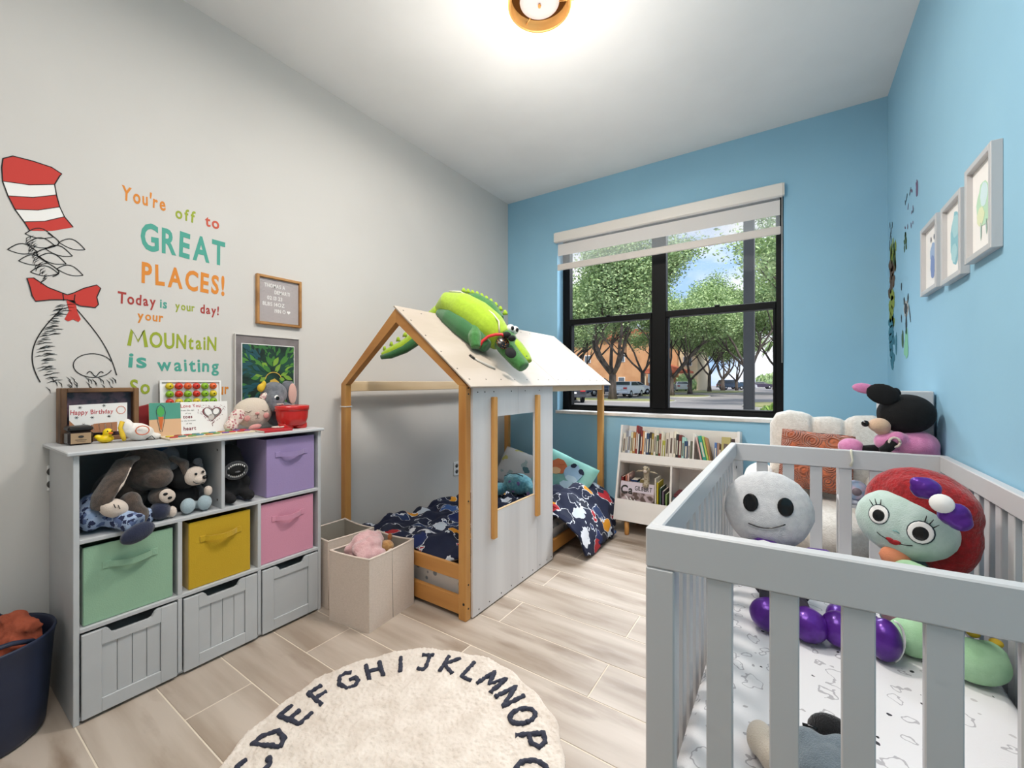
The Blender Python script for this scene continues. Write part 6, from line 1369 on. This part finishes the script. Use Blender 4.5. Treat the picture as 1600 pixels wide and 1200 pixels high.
# ================================================================== RIGHT WALL FRAMES AND DECALS
def wframe(lab, y0, y1, z0, z1, shapes, cols):
    t = thing('picture_frame', lab, 'picture', (XR, (y0+y1)/2, (z0+z1)/2), 'small white frames on the blue right wall'); xf = XR-.026; w = .020
    for a in ((y0, y0+w, z0, z1), (y1-w, y1, z0, z1), (y0+w, y1-w, z0, z0+w), (y0+w, y1-w, z1-w, z1)): obj('frame_bar', MB().box(xf, XR, *a, .0015), white_paint, t)
    obj('paper', MB().box(XR-.010, XR-.006, y0+w, y1-w, z0+w, z1-w, 0), wht, t)
    M = surf((XR-.0105, y1, z0), (0, -1, 0), (0, 0, 1)); mb = MB(); W_, H_ = y1-y0, z1-z0
    for i, (x, y, rx, ry, mi, a) in enumerate(shapes): disc(mb, (x*W_, y*H_), rx*W_, ry*H_, Matrix.Translation((-.0003*i, 0, 0)) @ M, mi, .0003, 18, a, .10, i+5)
    obj('watercolour', mb, [mat('wc_'+c.strip('#'), c, .9) for c in cols], t)
wframe('white frame with a pale green watercolour blob, largest and nearest on the blue wall', 1.826, 2.055, 1.600, 1.919, [(.5, .52, .24, .22, 0, .2), (.52, .62, .13, .12, 1, 0), (.40, .42, .14, .10, 2, .4), (.42, .27, .02, .09, 3, 0), (.62, .28, .02, .08, 3, .1)], ['#b9dcc0', '#cfe6ea', '#dfe6c0', '#a9c4bc'])
wframe('white frame with a tall turquoise watercolour, middle of the three on the blue wall', 2.100, 2.332, 1.580, 1.886, [(.5, .5, .22, .32, 0, 0), (.52, .66, .16, .14, 1, .2), (.46, .34, .15, .12, 1, .5)], ['#8fc3cf', '#a9d3da'])
wframe('white frame with a small violet-blue watercolour, farthest on the blue wall', 2.392, 2.645, 1.590, 1.895, [(.52, .55, .15, .14, 0, 0), (.52, .36, .13, .17, 1, .1), (.42, .76, .03, .04, 2, 0), (.62, .76, .03, .04, 2, 0)], ['#9fb6d6', '#7f95c4', '#6b6f7c'])
jt = thing('wall_decal', 'tall jungle tree and vine decal in the right far corner', 'wall decal', (XR, 3.4, 1.75))
RWM = surf((XR-.0006, 0, 0), (0, -1, 0), (0, 0, 1)); dd_ = jt; r_ = random.Random(21)
DC = [mat('decal_brown', '#5f4a38', .8), mat('decal_olive', '#8a9a3c', .8), mat('decal_teal', '#3c7d92', .8), mat('decal_darkgreen', '#3c5a38', .8), mat('decal_seafoam', '#7fbf9c', .8), mat('decal_ink', '#26323a', .8), mat('decal_greyfur', '#a8a8a4', .8), mat('decal_mauve', '#6d5a78', .8)]
def rdisc(y, z, ry, rz, mi, a=0, lay=0): obj('decal_piece', disc(MB(), (-y, z), ry, rz, Matrix.Translation((-.0004*lay, 0, 0)) @ RWM, 0, .0003, 14, a, .22, r_.randint(0, 999)), DC[mi], dd_)
for k in range(26):
    q = k/25; z = 1.95-.38*q; rdisc(3.46+r_.uniform(-.05, .05), z, r_.uniform(.03, .07), .035, 0 if q < .55 else 1, r_.uniform(-.5, .5), k % 3)
for k in range(20):
    q = k/19; z = 1.60-.30*q; rdisc(3.47-.03*q+r_.uniform(-.04, .04), z, .06*(1-.7*q)+.015, .03, 2, r_.uniform(-.3, .3), k % 3)
for k in range(16): rdisc(r_.uniform(3.34, 3.5), r_.uniform(1.9, 2.05), .02, .045, r_.choice((1, 1, 3, 0)), r_.uniform(-.6, .6), k % 3)
for k in range(9): rdisc(r_.uniform(3.42, 3.55), 2.0+k*.024, .008, .022, 5, r_.uniform(-.6, .6), 1)
rdisc(3.33, 1.42, .025, .07, 2, 0, 1)
jc = thing('wall_decal', 'small grey and green forest critter decal beside the tree decal', 'wall decal', (XR, 3.06, 1.5)); dd_ = jc
rdisc(3.075, 1.60, .055, .045, 6, 0, 0); rdisc(3.075, 1.60, .035, .03, 5, 0, 1); rdisc(3.12, 1.645, .015, .025, 5, .3, 1); rdisc(3.03, 1.645, .015, .025, 5, -.3, 1); rdisc(3.07, 1.52, .018, .06, 5, 0, 1)
rdisc(3.07, 1.43, .035, .06, 4, 0, 1); rdisc(3.07, 1.38, .05, .045, 4, .2, 2); rdisc(3.16, 1.44, .022, .05, 3, 0, 1); rdisc(2.99, 1.56, .008, .05, 5, .4, 1)
rdisc(3.19, 1.56, .012, .022, 5, .2, 1); rdisc(3.19, 1.74, .012, .024, 5, 0, 1)
jb = thing('wall_decal', 'tiny scattered leaf and bird decals above the picture frames', 'wall decal', (XR, 2.95, 2.12)); dd_ = jb
rdisc(2.84, 2.16, .022, .045, 7, .2, 0)
for k in range(12): rdisc(r_.uniform(2.88, 3.10), r_.uniform(2.0, 2.2), .007, r_.uniform(.008, .022), r_.choice((5, 7, 7)), r_.uniform(-1, 1), 1)
for k in range(7): rdisc(r_.uniform(3.06, 3.12), r_.uniform(1.93, 2.02), .012, .02, 3, r_.uniform(-1, 1), 1)
